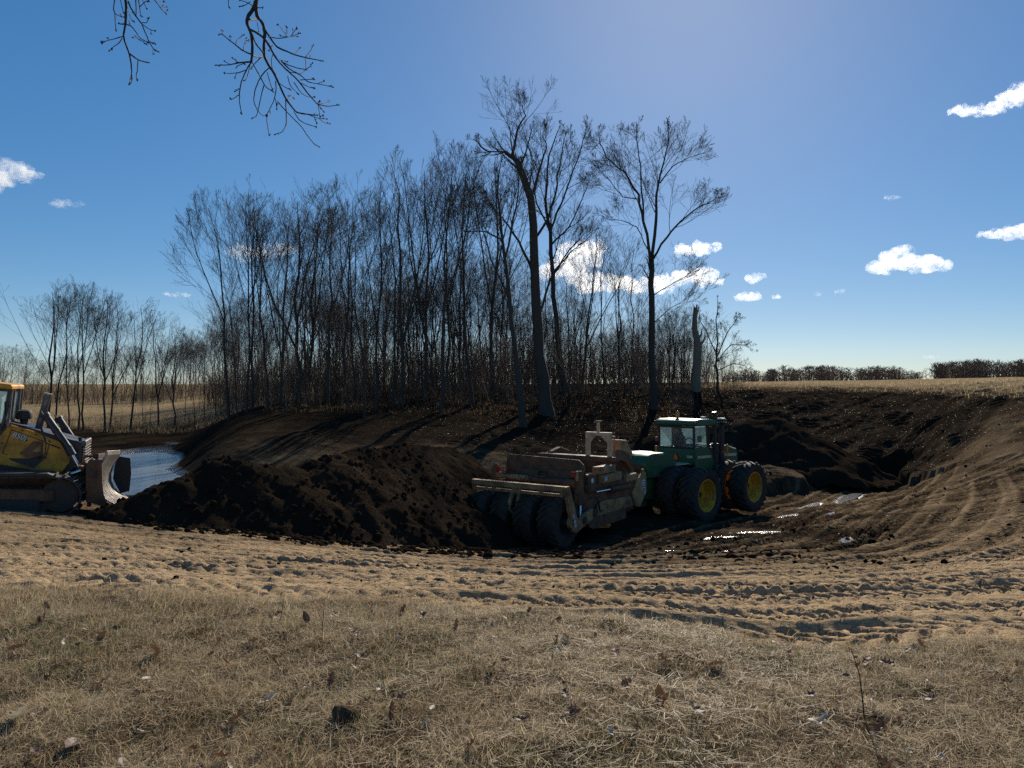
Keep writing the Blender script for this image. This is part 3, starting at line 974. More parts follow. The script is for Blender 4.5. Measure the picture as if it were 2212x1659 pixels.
hero('bare_tree', 'wide bushy bare tree with drooping right branches right of the broken snag', 74, [
    ([(1549, 832), (1548, 790), (1550, 740), (1549, 690), (1549, 640)], 0.13, 0.02, 0, 0.15, 12),
    ([(1549, 770), (1570, 720), (1590, 690), (1600, 680)], 0.07, 0.015, 1, 0.1, 9),
    ([(1549, 780), (1580, 745), (1610, 745), (1632, 760)], 0.07, 0.015, -1, 0.1, 9),
    ([(1549, 765), (1525, 715), (1512, 690), (1508, 660)], 0.06, 0.015, 1, 0.1, 8),
    ([(1550, 800), (1585, 785), (1608, 790), (1618, 805)], 0.06, 0.015, 1, 0.1, 8)], 105, M['bark_dark'], klen=3.6, spread=(30, 60))


# broken snag
def snag():
    Y = 72.0
    bx, by, bz = P(1502, 834, Y)
    bz = gz(bx, by)
    pl = [(1503, 850), (1502, 820), (1504, 790), (1506, 760), (1506, 735), (1501, 712), (1501, 690), (1505, 668)]
    rad = np.array([0.75, 0.55, 0.48, 0.44, 0.38, 0.34, 0.28, 0.30]) * 0.78
    pts = np.array([P(a, b, Y) for a, b in pl]) - np.array([bx, by, bz])
    pts[0, 2] = -0.6
    s = 14
    V = []; rr = random.Random(3)
    for i, (p, r_) in enumerate(zip(pts, rad)):
        for k in range(s):
            a = 2 * math.pi * k / s
            q = r_ * (1 + 0.14 * math.sin(3 * a + i) + rr.uniform(-.06, .06))
            zz = p[2] + (rr.choice((-0.35, -0.1, 0.1, 0.3, 0.55)) if i == len(pl) - 1 else 0)
            V.append((p[0] + q * math.cos(a), p[1] + q * math.sin(a), zz))
    F = []
    for i in range(len(pl) - 1):
        for k in range(s):
            F.append((i * s + k, i * s + (k + 1) % s, (i + 1) * s + (k + 1) % s, (i + 1) * s + k))
    e = empty('dead_snag', (bx, by, bz))
    tag(e, 'broken dead tree trunk with a jagged top and no crown', 'snag')
    o = mesh_np('trunk', V, np.array(F), M['deadwood'], e, smooth=True)
    g = Grow(9, twig=0.02, dens=0.6, levels=2)
    for a, b, c in (((1506, 735), (1515, 722), (1516, 710)), ((1506, 745), (1519, 738), (1524, 725))):
        p = np.array([P(*a, Y), P(*b, Y), P(*c, Y - .4)]) - np.array([bx, by, bz])
        g.polys[0].append((p, np.array([.14, .09, .03]), 6))
    v, q = tubes(g.polys[0])
    mesh_np('broken_limb', v, q, M['deadwood'], e)


snag()

# ---- the depth of the wood: smaller trees one behind the other
rw = random.Random(77)
GW = 'trees deep in the wood'
cnt = 0
for k in range(230):
    dx = rw.uniform(470, 1560)
    dy = rw.uniform(838, 872)
    Y = rw.uniform(68, 122)
    x = (dx * K - 512) / FOC * Y
    z = gz(x, Y)
    top = np.interp(dx, [470, 640, 860, 1000, 1200, 1300, 1480, 1560], [730, 650, 620, 610, 640, 690, 725, 765]) + rw.uniform(-90, 60)
    top = min(top, 775)
    if k % 5 >= 3: top = min(top + rw.uniform(20, 110), 800)
    H = EYE - (top * K - 384) / FOC * Y - z
    s = H / 15.6
    e = tree_from(PROTO[rw.randrange(8)] if k % 5 < 3 else UNDER[k % 3], (x, Y, z), rw.uniform(0, 6.28), s * rw.uniform(0.8, 1.15) * (1.3 if k % 5 >= 3 else 1), s,
                  'bare tree standing deep in the wood behind its front row of trunks', GW)
# trees behind the left stubble field
GL = 'trees behind the left field'
for k in range(60):
    dx = rw.uniform(-40, 500)
    Y = rw.uniform(135, 190)
    x = (dx * K - 512) / FOC * Y
    z = gz(x, Y)
    top = np.interp(dx, [-40, 60, 130, 300, 400, 500], [755, 752, 770, 745, 715, 700]) + rw.uniform(-8, 50)
    H = EYE - (top * K - 384) / FOC * Y - z
    s = H / 15.6
    tree_from(PROTO[rw.randrange(8)] if k % 2 else UNDER[k % 3], (x, Y, z), rw.uniform(0, 6.28), s * rw.uniform(1.0, 1.4), s,
              'bare tree in the far row behind the left stubble field', GL)

# far wood on the skyline, right: one mass, nobody could count it
def far_wood():
    r = np.random.RandomState(3)
    protos = []
    for sd in (1, 2, 3, 4, 5):
        rr = random.Random(60 + sd)
        pl = [(np.array([(0, 0, -1), (0, 0.1, 6), (0.2, 0, 10)], float), np.array([.22, .16, .06]), 3)]
        for i in range(46):
            u = rr.random(); zc = 0.2 + 12.3 * u ** 0.9
            rad_ = 2.6 * math.sqrt(max(0.05, 1 - ((zc - 6.0) / 7.0) ** 2)) * math.sqrt(rr.random()); az = rr.uniform(0, 6.28)
            p = np.array([rad_ * math.cos(az), rad_ * math.sin(az), zc])
            d = np.array([math.cos(az) * 0.5 + rr.gauss(0, .4), math.sin(az) * 0.5 + rr.gauss(0, .4), 1.0])
            pl.append((np.array([p - d * 0.9, p + d * rr.uniform(0.4, 1.0)]), np.array([.13, .03]), 3))
        v, q = tubes(pl)
        protos.append((v, q))
    V = []; Q = []; off = 0
    for k in range(520):
        dx = r.uniform(1560, 2320)
        Y = r.uniform(620, 760) if dx < 2000 else r.uniform(500, 620)
        gap = abs(dx - 2003) < 16
        if gap and r.rand() < 0.85: continue
        x = (dx * K - 512) / FOC * Y
        topy = np.interp(dx, [1560, 1610, 1640, 1700, 1850, 1960, 1990, 2020, 2212, 2320], [804, 800, 801, 792, 791, 796, 803, 783, 775, 772]) + r.uniform(-4, 10) + 9 * float(fbm(np.array([dx * 0.021]), np.array([3.3]), 3)[0])
        H = (384 - topy * K) / FOC * Y + EYE
        z = float(base_z([x], [Y])[0])
        v, q = protos[r.randint(5)]
        a = r.uniform(0, 6.28); c, s = math.cos(a), math.sin(a)
        sc = (H - z) / 13.0
        vv = np.stack([(v[:, 0] * c - v[:, 1] * s) * sc * 1.7 + x, (v[:, 0] * s + v[:, 1] * c) * sc * 1.7 + Y, v[:, 2] * sc + z], 1)
        V.append(vv); Q.append(q + off); off += len(v)
    o = mesh_np('far_wood', np.concatenate(V), np.concatenate(Q), M['twigs'])
    tag(o, 'dark line of bare woodland on the skyline beyond the right field', 'woodland', kind='stuff')


far_wood()


# brush and saplings under the trees: one tangle
def brush():
    r = np.random.RandomState(9)
    protos = []
    for sd in range(6):
        g = Grow(200 + sd, levels=2)
        pl = []
        for k in range(4):
            a = g.r.uniform(0, 6.28)
            lp, lr = g.limb((0.3 * math.cos(a), 0.3 * math.sin(a), -0.1), (0.28 * math.cos(a), 0.28 * math.sin(a), 1), g.r.uniform(1.6, 3.6), 0.015, 0, 4, r1=0.005, wob=0.12)
            pl.append((lp, lr, 3))
            for j in range(8):
                p, d, pr = g.at(lp, lr, g.r.uniform(0.15, 0.98))
                d = d + np.array([g.r.gauss(0, .55), g.r.gauss(0, .55), g.r.gauss(0, .35)])
                pl.append((np.array([p, p + d / np.linalg.norm(d) * g.r.uniform(0.4, 1.3)]), np.array([.007, .003]), 3))
        v, q = tubes(pl)
        protos.append((v, q))
    spots = []
    for k in range(620):
        dx = r.uniform(480, 1600); Y = r.uniform(58, 100)
        spots.append(((dx * K - 512) / FOC * Y, Y, r.uniform(0.4, 1.1) if (Y < 64 or dx > 1420) else r.uniform(0.7, 2.2)))
    for k in range(520):
        dx = r.uniform(440, 1560); Y = r.uniform(80, 118)
        spots.append(((dx * K - 512) / FOC * Y, Y, r.uniform(1.3, 2.3) * (0.75 if dx > 1420 else 1)))
    for k in range(110):
        dx = r.uniform(60, 500); Y = r.uniform(71, 78)
        spots.append(((dx * K - 512) / FOC * Y, Y, r.uniform(0.3, 0.8)))
    for k in range(260):
        dx = r.uniform(-40, 500); Y = r.uniform(128, 160)
        spots.append(((dx * K - 512) / FOC * Y, Y, r.uniform(0.9, 1.9)))
    S = np.array(spots)
    Z = base_z(S[:, 0], S[:, 1])
    ok = ~((S[:, 0] / S[:, 1] > 0.235) & (S[:, 1] < 72))
    V = []; Q = []; off = 0
    for (x, y, sc), z, o_ in zip(S, Z, ok):
        if not o_ or z < WATER + .15: continue
        v, q = protos[r.randint(6)]
        a = r.uniform(0, 6.28); c, s = math.cos(a), math.sin(a)
        V.append(np.stack([(v[:, 0] * c - v[:, 1] * s) * sc + x, (v[:, 0] * s + v[:, 1] * c) * sc + y, v[:, 2] * sc + z], 1))
        Q.append(q + off); off += len(v)
    o = mesh_np('undergrowth_brush', np.concatenate(V), np.concatenate(Q), M['twigs'])
    tag(o, 'tangle of brown brush and saplings under the bare trees', 'brush', kind='stuff')


brush()
# ------------------------------------------------------------------ machine building helpers
class MB:
    """collects solids in one bmesh; build() links them as one mesh object"""

    def __init__(self):
        self.bm = bmesh.new()

    def _bev(self, verts, bev):
        if bev > 0:
            vs = set(verts)
            edges = [e for e in self.bm.edges if e.verts[0] in vs and e.verts[1] in vs]
            bmesh.ops.bevel(self.bm, geom=edges, offset=bev, segments=1, affect='EDGES', profile=0.7)

    def box(self, c, s, rot=None, bev=0.0):
        m = Matrix.Translation(Vector(c)) @ (rot.to_4x4() if rot else Matrix.Identity(4)) @ Matrix.Diagonal((s[0], s[1], s[2], 1))
        r = bmesh.ops.create_cube(self.bm, size=1.0, matrix=m)
        self._bev(r['verts'], bev)
        return self

    def prism(self, pts, a0, a1, axis='y', bev=0.0):
        """polygon in the plane across `axis`, from a0 to a1 along it; pts are (x,z) for y, (y,z) for x, (x,y) for z"""
        def q(p, a):
            return (p[0], a, p[1]) if axis == 'y' else ((a, p[0], p[1]) if axis == 'x' else (p[0], p[1], a))
        v0 = [self.bm.verts.new(q(p, a0)) for p in pts]
        v1 = [self.bm.verts.new(q(p, a1)) for p in pts]
        n = len(pts)
        fs = [self.bm.faces.new(v0), self.bm.faces.new(v1[::-1])]
        for i in range(n):
            fs.append(self.bm.faces.new((v0[(i + 1) % n], v0[i], v1[i], v1[(i + 1) % n])))
        bmesh.ops.recalc_face_normals(self.bm, faces=fs)
        self._bev(v0 + v1, bev)
        return self

    def bar(self, p0, p1, w, h=None, bev=0.0):
        p0 = Vector(p0); p1 = Vector(p1); d = p1 - p0
        rot = d.to_track_quat('X', 'Z').to_matrix()
        return self.box((p0 + p1) / 2, (d.length, w, h or w), rot, bev)

    def cyl(self, p0, p1, r0, r1=None, seg=14):
        p0 = Vector(p0); p1 = Vector(p1); d = p1 - p0
        m = Matrix.Translation((p0 + p1) / 2) @ d.to_track_quat('Z', 'Y').to_matrix().to_4x4()
        bmesh.ops.create_cone(self.bm, cap_ends=True, segments=seg, radius1=r0, radius2=r0 if r1 is None else r1, depth=d.length, matrix=m)
        return self

    def lathe(self, prof, c, axis='y', seg=32, close=False, caps=(True, True)):
        """prof: (radius, offset along the axis)"""
        rings = []
        for r_, o_ in prof:
            ring = []
            for k in range(seg):
                a = 2 * math.pi * k / seg
                u, w = r_ * math.cos(a), r_ * math.sin(a)
                p = (u, o_, w) if axis == 'y' else ((o_, u, w) if axis == 'x' else (u, w, o_))
                ring.append(self.bm.verts.new((p[0] + c[0], p[1] + c[1], p[2] + c[2])))
            rings.append(ring)
        fs = []
        pr = list(zip(rings[:-1], rings[1:]))
        if close: pr.append((rings[-1], rings[0]))
        for a, b in pr:
            for k in range(seg):
                fs.append(self.bm.faces.new((a[k], a[(k + 1) % seg], b[(k + 1) % seg], b[k])))
        if not close:
            for ring, on in ((rings[0], caps[0]), (rings[-1], caps[1])):
                if not on: continue
                try: fs.append(self.bm.faces.new(ring))
                except ValueError: pass
        bmesh.ops.recalc_face_normals(self.bm, faces=fs)
        return self

    def tube(self, pts, r_, seg=6):
        v, q = tubes([(np.array(pts, float), np.full(len(pts), r_), seg)])
        vs = [self.bm.verts.new(p) for p in v]
        for f in q: self.bm.faces.new([vs[i] for i in f])
        return self

    def build(self, name, mat, parent, smooth=False, label=None):
        me = bpy.data.meshes.new(name)
        self.bm.to_mesh(me); self.bm.free()
        me.materials.append(mat)
        if smooth:
            me.polygons.foreach_set('use_smooth', np.ones(len(me.polygons), dtype=bool))
            try: me.set_sharp_from_angle(angle=R(38))
            except Exception: pass
        o = bpy.data.objects.new(name, me)
        COL.objects.link(o)
        o.parent = parent
        if label: o['label'] = label
        return o


def copy_tree(o, parent=None):
    c = o.copy(); COL.objects.link(c); c.parent = parent
    for ch in o.children: copy_tree(ch, c)
    return c


class Frame:
    """a machine's own axes: x forwards, y left, z up from the ground"""

    def __init__(self, ox, oy, oz, head):
        self.o = (ox, oy, oz); self.h = head
        self.f = (math.cos(head), math.sin(head)); self.l = (-math.sin(head), math.cos(head))

    def root(self, name):
        e = empty(name, self.o)
        e.rotation_euler = (0, 0, self.h)
        return e

    def hit(self, dx, dy, x=None, y=None):
        """where the sight line through (dx, dy) meets the plane x = const or y = const of the machine"""
        d = ((dx * K - 512) / FOC, 1.0, -(dy * K - 384) / FOC)
        e = (-self.o[0], -self.o[1], EYE - self.o[2])
        ex = e[0] * self.f[0] + e[1] * self.f[1]; ey = e[0] * self.l[0] + e[1] * self.l[1]
        dx_ = d[0] * self.f[0] + d[1] * self.f[1]; dy_ = d[0] * self.l[0] + d[1] * self.l[1]
        t = (x - ex) / dx_ if x is not None else (y - ey) / dy_
        return (ex + t * dx_, ey + t * dy_, e[2] + t * d[2])


# machine materials
MUD = (0.06, 0.044, 0.030)
M['green'] = paint('green_paint', (0.011, 0.10, 0.030), 0.35, dirt=0.30, dirtcol=(0.10, 0.085, 0.05), scale=1.6)
M['yellow'] = paint('yellow_rim_paint', (0.80, 0.42, 0.02), 0.45, dirt=0.34, dirtcol=(0.20, 0.125, 0.05), scale=2.0)
M['stripe'] = paint('pale_stripe', (0.60, 0.52, 0.30), 0.45, dirt=0.15)
M['black'] = paint('black_metal', (0.016, 0.016, 0.018), 0.45, dirt=0.3, scale=2.0)
M['rubber'] = paint('tyre_rubber', (0.020, 0.020, 0.021), 0.75, dirt=0.75, dirtcol=(0.07, 0.054, 0.04), scale=2.5, spec=0.3)
M['mudrubber'] = paint('muddy_tyre_rubber', (0.03, 0.026, 0.022), 0.8, dirt=0.95, dirtcol=(0.085, 0.063, 0.042), scale=2.5, spec=0.2)
M['tan'] = paint('faded_tan_paint', (0.56, 0.31, 0.125), 0.6, dirt=0.50, dirtcol=(0.11, 0.068, 0.038), scale=2.2, spec=0.3)
M['mast'] = paint('pale_tan_paint', (0.78, 0.50, 0.28), 0.55, dirt=0.15, dirtcol=(0.30, 0.19, 0.11), scale=2.2, spec=0.3)
M['brown'] = paint('rusty_brown_steel', (0.24, 0.11, 0.05), 0.65, dirt=0.5, dirtcol=(0.06, 0.04, 0.028), scale=2.4, spec=0.3)
M['darksteel'] = paint('dark_steel', (0.04, 0.034, 0.03), 0.55, dirt=0.6, scale=2.0)
M['chrome'] = paint('chrome_rod', (0.8, 0.8, 0.82), 0.12, metal=1.0, dirt=0.0)
M['dozer'] = paint('bulldozer_yellow', (0.72, 0.33, 0.016), 0.45, dirt=0.42, dirtcol=(0.10, 0.06, 0.025), scale=1.7)
M['navy'] = paint('dark_blue_black_paint', (0.012, 0.016, 0.026), 0.3, dirt=0.3, scale=2.0)
M['stack'] = paint('grey_exhaust_steel', (0.20, 0.18, 0.17), 0.5, metal=0.6, dirt=0.3, scale=3.0)
M['white'] = paint('white_decal', (0.78, 0.78, 0.76), 0.5, dirt=0.1)
M['amber'] = paint('amber_plastic', (0.85, 0.22, 0.02), 0.25, dirt=0.0)
M['red'] = paint('red_plastic', (0.55, 0.03, 0.02), 0.25, dirt=0.1)
M['pink'] = paint('pink_flag', (0.95, 0.16, 0.16), 0.6, dirt=0.0)


def worn_steel():
    m, nt, b = mat_new('worn_blade_steel')
    tc = nt.nodes.new('ShaderNodeTexCoord')
    v = mapping(nt, tc.outputs['Object'], (1, 1, 0.35))
    n = noise(nt, v, 7, 6, 0.7)
    f = ramp(nt, n, [(0.38, 0.0), (0.56, 1.0)])
    nt.links.new(mixc(nt, f, (0.50, 0.47, 0.43), (0.15, 0.09, 0.05)), b.inputs['Base Color'])
    nt.links.new(ramp(nt, f, [(0, 0.32), (1, 0.75)]), b.inputs['Roughness'])
    nt.links.new(ramp(nt, f, [(0, 0.8), (1, 0.1)]), b.inputs['Metallic'])
    return m


M['blade'] = worn_steel()


def dusty_glass():
    m = bpy.data.materials.new('dusty_cab_glass')
    m.use_nodes = True
    nt = m.node_tree
    nt.nodes.remove(nt.nodes['Principled BSDF'])
    out = nt.nodes['Material Output']
    tr = nd(nt, 'ShaderNodeBsdfTransparent'); tr.inputs[0].default_value = (0.80, 0.90, 0.92, 1)
    tl = nd(nt, 'ShaderNodeBsdfTranslucent'); tl.inputs[0].default_value = (0.45, 0.55, 0.58, 1)
    gl = nd(nt, 'ShaderNodeBsdfGlossy'); gl.inputs['Roughness'].default_value = 0.05
    tc = nt.nodes.new('ShaderNodeTexCoord')
    n = noise(nt, tc.outputs['Object'], 4, 4, 0.6)
    m1 = nd(nt, 'ShaderNodeMixShader'); m2 = nd(nt, 'ShaderNodeMixShader')
    nt.links.new(ramp(nt, n, [(0.3, 0.22), (0.7, 0.42)]), m1.inputs[0])
    nt.links.new(tr.outputs[0], m1.inputs[1]); nt.links.new(tl.outputs[0], m1.inputs[2])
    m2.inputs[0].default_value = 0.10
    nt.links.new(m1.outputs[0], m2.inputs[1]); nt.links.new(gl.outputs[0], m2.inputs[2])
    nt.links.new(m2.outputs[0], out.inputs['Surface'])
    return m


M['glass'] = dusty_glass()


# ---- wheels
def make_wheel(root, name, c, Rt, Wt, Rr, lugs, tyre_mat, rim_mat, out, lug_h=0.05, dish=0.40, cached={}):
    """wheel turning about y; `out` is -1 or 1, the side its open dish faces"""
    key = (Rt, Wt, lugs, out, tyre_mat.name)
    w = empty(name, c); w.parent = root
    if key in cached:
        for nm, me in cached[key]:
            o = bpy.data.objects.new(nm, me); COL.objects.link(o); o.parent = w
        return w
    h = Wt / 2
    t = MB()
    prof = [(Rr, -h * 0.80), (Rr + 0.06 * Rt, -h * 0.92), (Rr + 0.18 * Rt, -h * 1.0), (Rt * 0.90, -h * 0.98), (Rt - lug_h - 0.02, -h * 0.86), (Rt - lug_h, -h * 0.45), (Rt - lug_h, 0)]
    prof = prof + [(r_, -o_) for r_, o_ in prof[-2::-1]]
    t.lathe(prof, (0, 0, 0), 'y', 44, close=True)
    # lugs, two staggered rows of slanted bars
    for side in (-1, 1):
        for k in range(lugs):
            a = 2 * math.pi * (k + (0.5 if side > 0 else 0)) / lugs
            da = 2 * math.pi / lugs
            vs = []
            for (y, sh, wd) in ((0.02 * side, 0.0, 0.26), (side * h * 0.55, 0.55, 0.26), (side * h * 1.02, 0.95, 0.30)):
                for hh in (-0.03, lug_h if abs(y) < h * 0.9 else -0.02):
                    for e in (-1, 1):
                        an = a + da * (sh + e * wd * 0.5)
                        rr = Rt - lug_h + hh
                        if abs(y) > h * 0.9 and hh < 0 and hh == -0.03: rr = Rt * 0.86
                        if abs(y) > h * 0.9 and hh == -0.02: rr = Rt - lug_h * 0.6
                        vs.append(t.bm.verts.new((rr * math.cos(an), y, rr * math.sin(an))))
            for s_ in (0, 4):
                A = vs[s_:s_ + 4]; B = vs[s_ + 4:s_ + 8]
                for i0, i1 in ((0, 1), (1, 3), (3, 2), (2, 0)):
                    t.bm.faces.new((A[i0], A[i1], B[i1], B[i0]))
            t.bm.faces.new((vs[8], vs[9], vs[11], vs[10]))
    bmesh.ops.recalc_face_normals(t.bm, faces=t.bm.faces)
    o1 = t.build('tyre', tyre_mat, w, smooth=True)
    r_ = MB()
    o = out
    r_.lathe([(Rr + 0.03, o * h * 0.84), (Rr - 0.0, o * h * 0.86), (Rr - 0.03, o * h * 0.70), (Rr - 0.035, o * h * 0.45), (Rr - 0.07, o * h * 0.40), (Rr - 0.075, o * h * 0.12), (Rr - 0.10, o * h * 0.08), (Rr - 0.11, o * (h * 0.86 - dish)),
              (Rr * 0.55, o * (h * 0.86 - dish - 0.02)), (Rr * 0.30, o * (h * 0.86 - dish + 0.05)), (0.02, o * (h * 0.86 - dish + 0.06))], (0, 0, 0), 'y', 40, caps=(False, True))
    r_.lathe([(Rr + 0.03, -o * h * 0.84), (Rr - 0.02, -o * h * 0.84), (Rr - 0.05, -o * h * 0.4), (Rr * 0.3, -o * h * 0.3)], (0, 0, 0), 'y', 40, caps=(False, True))
    o2 = r_.build('rim', rim_mat, w, smooth=True)
    b_ = MB()
    for k in range(10):
        a = 2 * math.pi * k / 10
        p = Vector((0.30 * Rr * 1.25 * math.cos(a), o * (h * 0.86 - dish + 0.02), 0.30 * Rr * 1.25 * math.sin(a)))
        b_.cyl(p, p + Vector((0, o * 0.05, 0)), 0.025, seg=6)
    o3 = b_.build('wheel_nuts', rim_mat, w)
    cached[key] = [('tyre', o1.data), ('rim', o2.data), ('wheel_nuts', o3.data)]
    return w


# ------------------------------------------------------------------ tractor
TF = Frame(5.745, 30.77, -3.60, R(44))


def tractor():
    F = TF
    T = F.root('tractor')
    tag(T, 'green four wheel drive tractor with dual yellow rimmed wheels hitched to the scraper', 'tractor')
    RT, WT, RR = 1.035, 0.72, 0.60
    WB = 3.6
    for xa in (0.0, WB):
        for y in (1.05, 2.07, -1.05, -2.07):
            make_wheel(T, 'wheel', (xa, y, RT - 0.02), RT, WT, RR, 21, M['rubber'], M['yellow'], -1 if y < 0 else 1)
        a = MB(); a.cyl((xa, -2.05, RT), (xa, 2.05, RT), 0.13, seg=12); a.box((xa, 0, RT), (0.5, 0.8, 0.55), bev=0.06)
        a.build('axle', M['black'], T)
    # rear frame with the rounded tank
    p = MB()
    prof = [(-1.55, 1.62), (-1.62, 2.20), (-1.48, 2.46), (-1.2, 2.56), (-0.15, 2.56), (0.15, 2.44), (0.62, 1.95), (0.72, 1.62)]
    p.prism(prof, -0.70, 0.70, 'y', bev=0.06)
    p.build('rear_tank', M['green'], T, smooth=True)
    p = MB(); p.box((-0.55, 0, 1.20), (2.2, 0.95, 0.82), bev=0.05); p.box((-1.3, 0, 0.75), (0.5, 0.7, 0.5), bev=0.03)
    p.build('rear_frame', M['green'], T)
    p = MB(); p.box((-1.62, -0.35, 2.02), (0.06, 0.22, 0.10), bev=0.01); p.build('tail_light', M['red'], T)
    p = MB(); p.box((-1.62, 0.35, 2.02), (0.06, 0.22, 0.10), bev=0.01); p.build('tail_light', M['red'], T)
    p = MB(); p.box((0.75, -0.55, 2.03), (0.9, 0.5, 0.04), bev=0.008); p.build('deck_plate', M['stripe'], T)  # pale colour stands in for light caught along the deck edge
    p = MB(); p.cyl((-1.5, 0.45, 2.5), (-1.5, 0.45, 2.72), 0.09); p.cyl((-1.5, 0.1, 2.5), (-1.5, 0.1, 2.66), 0.07); p.build('hydraulic_coupler', M['black'], T)
    p = MB(); p.cyl((0.9, 0, 0.9), (0.9, 0, 1.9), 0.30, seg=12); p.build('articulation_joint', M['black'], T)
    p = MB(); p.box((-2.0, 0, 0.72), (1.3, 0.3, 0.12), bev=0.02); p.cyl((-2.6, 0, 0.6), (-2.6, 0, 1.0), 0.06); p.build('drawbar', M['darksteel'], T)
    # front frame and hood
    p = MB(); p.box((3.3, 0, 1.25), (3.6, 0.9, 0.75), bev=0.04); p.build('front_frame', M['black'], T)
    p = MB()
    p.prism([(3.15, 1.62), (3.15, 2.66), (4.6, 2.58), (5.35, 2.40), (5.45, 2.15), (5.45, 1.45), (3.15, 1.45)], -0.56, 0.56, 'y', bev=0.05)
    hood = p.build('hood', M['green'], T, smooth=True)
    for y in (-0.575, 0.575):
        p = MB(); p.prism([(3.3, 2.16), (3.3, 2.28), (5.30, 2.20), (5.2, 2.08)], y - 0.006, y + 0.006); p.build('stripe', M['stripe'], hood)
    # cab
    x0, x1, hw = 1.45, 2.98, 0.88
    zb, zg, zt = 1.62, 2.62, 3.52
    p = MB()
    # rear wall with the wheel arch cut out of its right corner
    p.prism([(hw, zb), (hw, zg + 0.02), (-hw, zg + 0.02), (-hw, 2.02), (-0.62, 2.04), (-0.40, 1.97), (-0.22, 1.78), (-0.15, zb)], x0, x0 + 0.10, 'x', bev=0.012)
    p.prism([(-0.80, 2.02), (-0.70, 2.10), (-0.45, 2.08), (-0.22, 1.86), (-0.12, 1.62), (-0.22, 1.60), (-0.34, 1.80), (-0.52, 1.95), (-0.80, 1.96)], x0 - 0.25, x0 + 0.02, 'x', bev=0.01)
    cab_low = p.build('cab_rear_panel', M['green'], T)
    p = MB()
    p.prism([(x0 + 0.02, zb), (x0 + 0.02, zg), (2.45, zg), (2.72, 2.28), (2.86, zb)], -hw - 0.05, -hw + 0.06, 'y', bev=0.015)
    side = p.build('cab_side_panel', M['green'], T)
    p = MB(); p.prism([(x0 + 0.15, 2.20), (x0 + 0.15, 2.32), (2.60, 2.30), (2.66, 2.20)], -hw - 0.062, -hw - 0.048); p.build('stripe', M['stripe'], side)
    p = MB()
    p.prism([(x0 + 0.02, zb), (x0 + 0.02, zg), (2.45, zg), (2.86, zb)], hw - 0.06, hw + 0.05, 'y', bev=0.015)
    p.build('cab_side_panel', M['green'], T)
    p = MB(); p.box((2.2, 0, zb + 0.05), (1.5, 1.6, 0.1)); p.box((2.9, 0, 2.2), (0.08, 1.5, 1.0)); p.build('cab_floor', M['black'], T)
    p = MB()
    p.box((x0 + 0.04, -0.66, 2.28), (0.12, 0.26, 0.10)); p.build('rear_lamp_stripe', M['stripe'], cab_low)
    p = MB(); p.box((x0 - 0.01, 0.76, 2.26), (0.02, 0.20, 0.11)); p.build('reflector', M['stripe'], cab_low)
    p = MB(); p.cyl((x0 - 0.08, 0.58, 2.10), (x0 + 0.02, 0.58, 2.10), 0.09, 0.10, 14); p.build('work_lamp', M['white'], cab_low)
    # slow moving vehicle sign
    p = MB()
    p.prism([(0.17, 2.12), (-0.17, 2.12), (0.0, 2.44)], x0 - 0.035, x0 - 0.015, 'x')
    smv = p.build('warning_triangle', M['red'], T)
    p = MB(); p.prism([(0.12, 2.14), (-0.12, 2.14), (0.0, 2.37)], x0 - 0.042, x0 - 0.034, 'x'); p.build('triangle_centre', M['amber'], smv)
    # pillars
    p = MB()
    for y in (-hw + 0.03, hw - 0.03):
        p.bar((x0 + 0.04, y, zg - 0.05), (x0 + 0.02, y * 0.985, zt), 0.085, 0.085, 0.01)
        p.bar((2.50, y, zg - 0.2), (2.42, y * 0.985, zt), 0.07, 0.09, 0.01)
        p.bar((2.90, y * 0.8, zg - 0.9), (2.80, y * 0.8, zt), 0.07, 0.09, 0.01)
    p.box((x0 + 0.04, 0, zg), (0.08, 2 * hw - 0.1, 0.07)); p.box((x0 + 0.03, 0, zt - 0.04), (0.08, 2 * hw - 0.1, 0.08))
    p.box((2.0, -hw + 0.03, zg), (1.0, 0.07, 0.06)); p.box((2.0, hw - 0.03, zg), (1.0, 0.07, 0.06))
    p.build('cab_pillars', M['black'], T)
    p = MB(); p.box((x0 + 0.05, 0, (zg + zt) / 2), (0.012, 2 * hw - 0.2, zt - zg - 0.1)); p.build('rear_window', M['glass'], T)
    for y in (-hw + 0.03, hw - 0.03):
        p = MB(); p.prism([(x0 + 0.10, zg + 0.03), (x0 + 0.08, zt - 0.04), (2.38, zt - 0.04), (2.46, zg + 0.03)], y - 0.006, y + 0.006); p.build('side_window', M['glass'], T)
    p = MB(); p.box((2.86, 0, (zg + zt) / 2 - 0.1), (0.012, 1.3, zt - zg + 0.1)); p.build('windscreen', M['glass'], T)
    # wiper, seat, wheel
    p = MB(); p.bar((x0 + 0.02, -0.05, zt - 0.06), (x0 + 0.02, -0.46, zg + 0.35), 0.02); p.build('rear_wiper', M['black'], T)
    p = MB(); p.box((2.05, 0.05, 2.35), (0.5, 0.5, 0.14), bev=0.04); p.box((1.80, 0.05, 2.72), (0.14, 0.5, 0.75), bev=0.05); p.box((1.80, 0.05, 3.16), (0.10, 0.28, 0.2), bev=0.04)
    p.build('driver_seat', M['black'], T)
    p = MB(); p.bar((2.75, 0.05, 2.2), (2.55, 0.05, 2.72), 0.07); p.lathe([(0.2, -0.015), (0.22, 0), (0.2, 0.015), (0.18, 0)], (2.52, 0.05, 2.76), 'x', 18, close=True); p.build('steering_wheel', M['black'], T)
    p = MB(); p.box((2.3, -0.55, 2.55), (0.5, 0.2, 0.3), bev=0.03); p.box((2.42, -0.5, 2.95), (0.06, 0.2, 0.26), bev=0.01); p.build('control_console', M['black'], T)
    # roof
    p = MB()
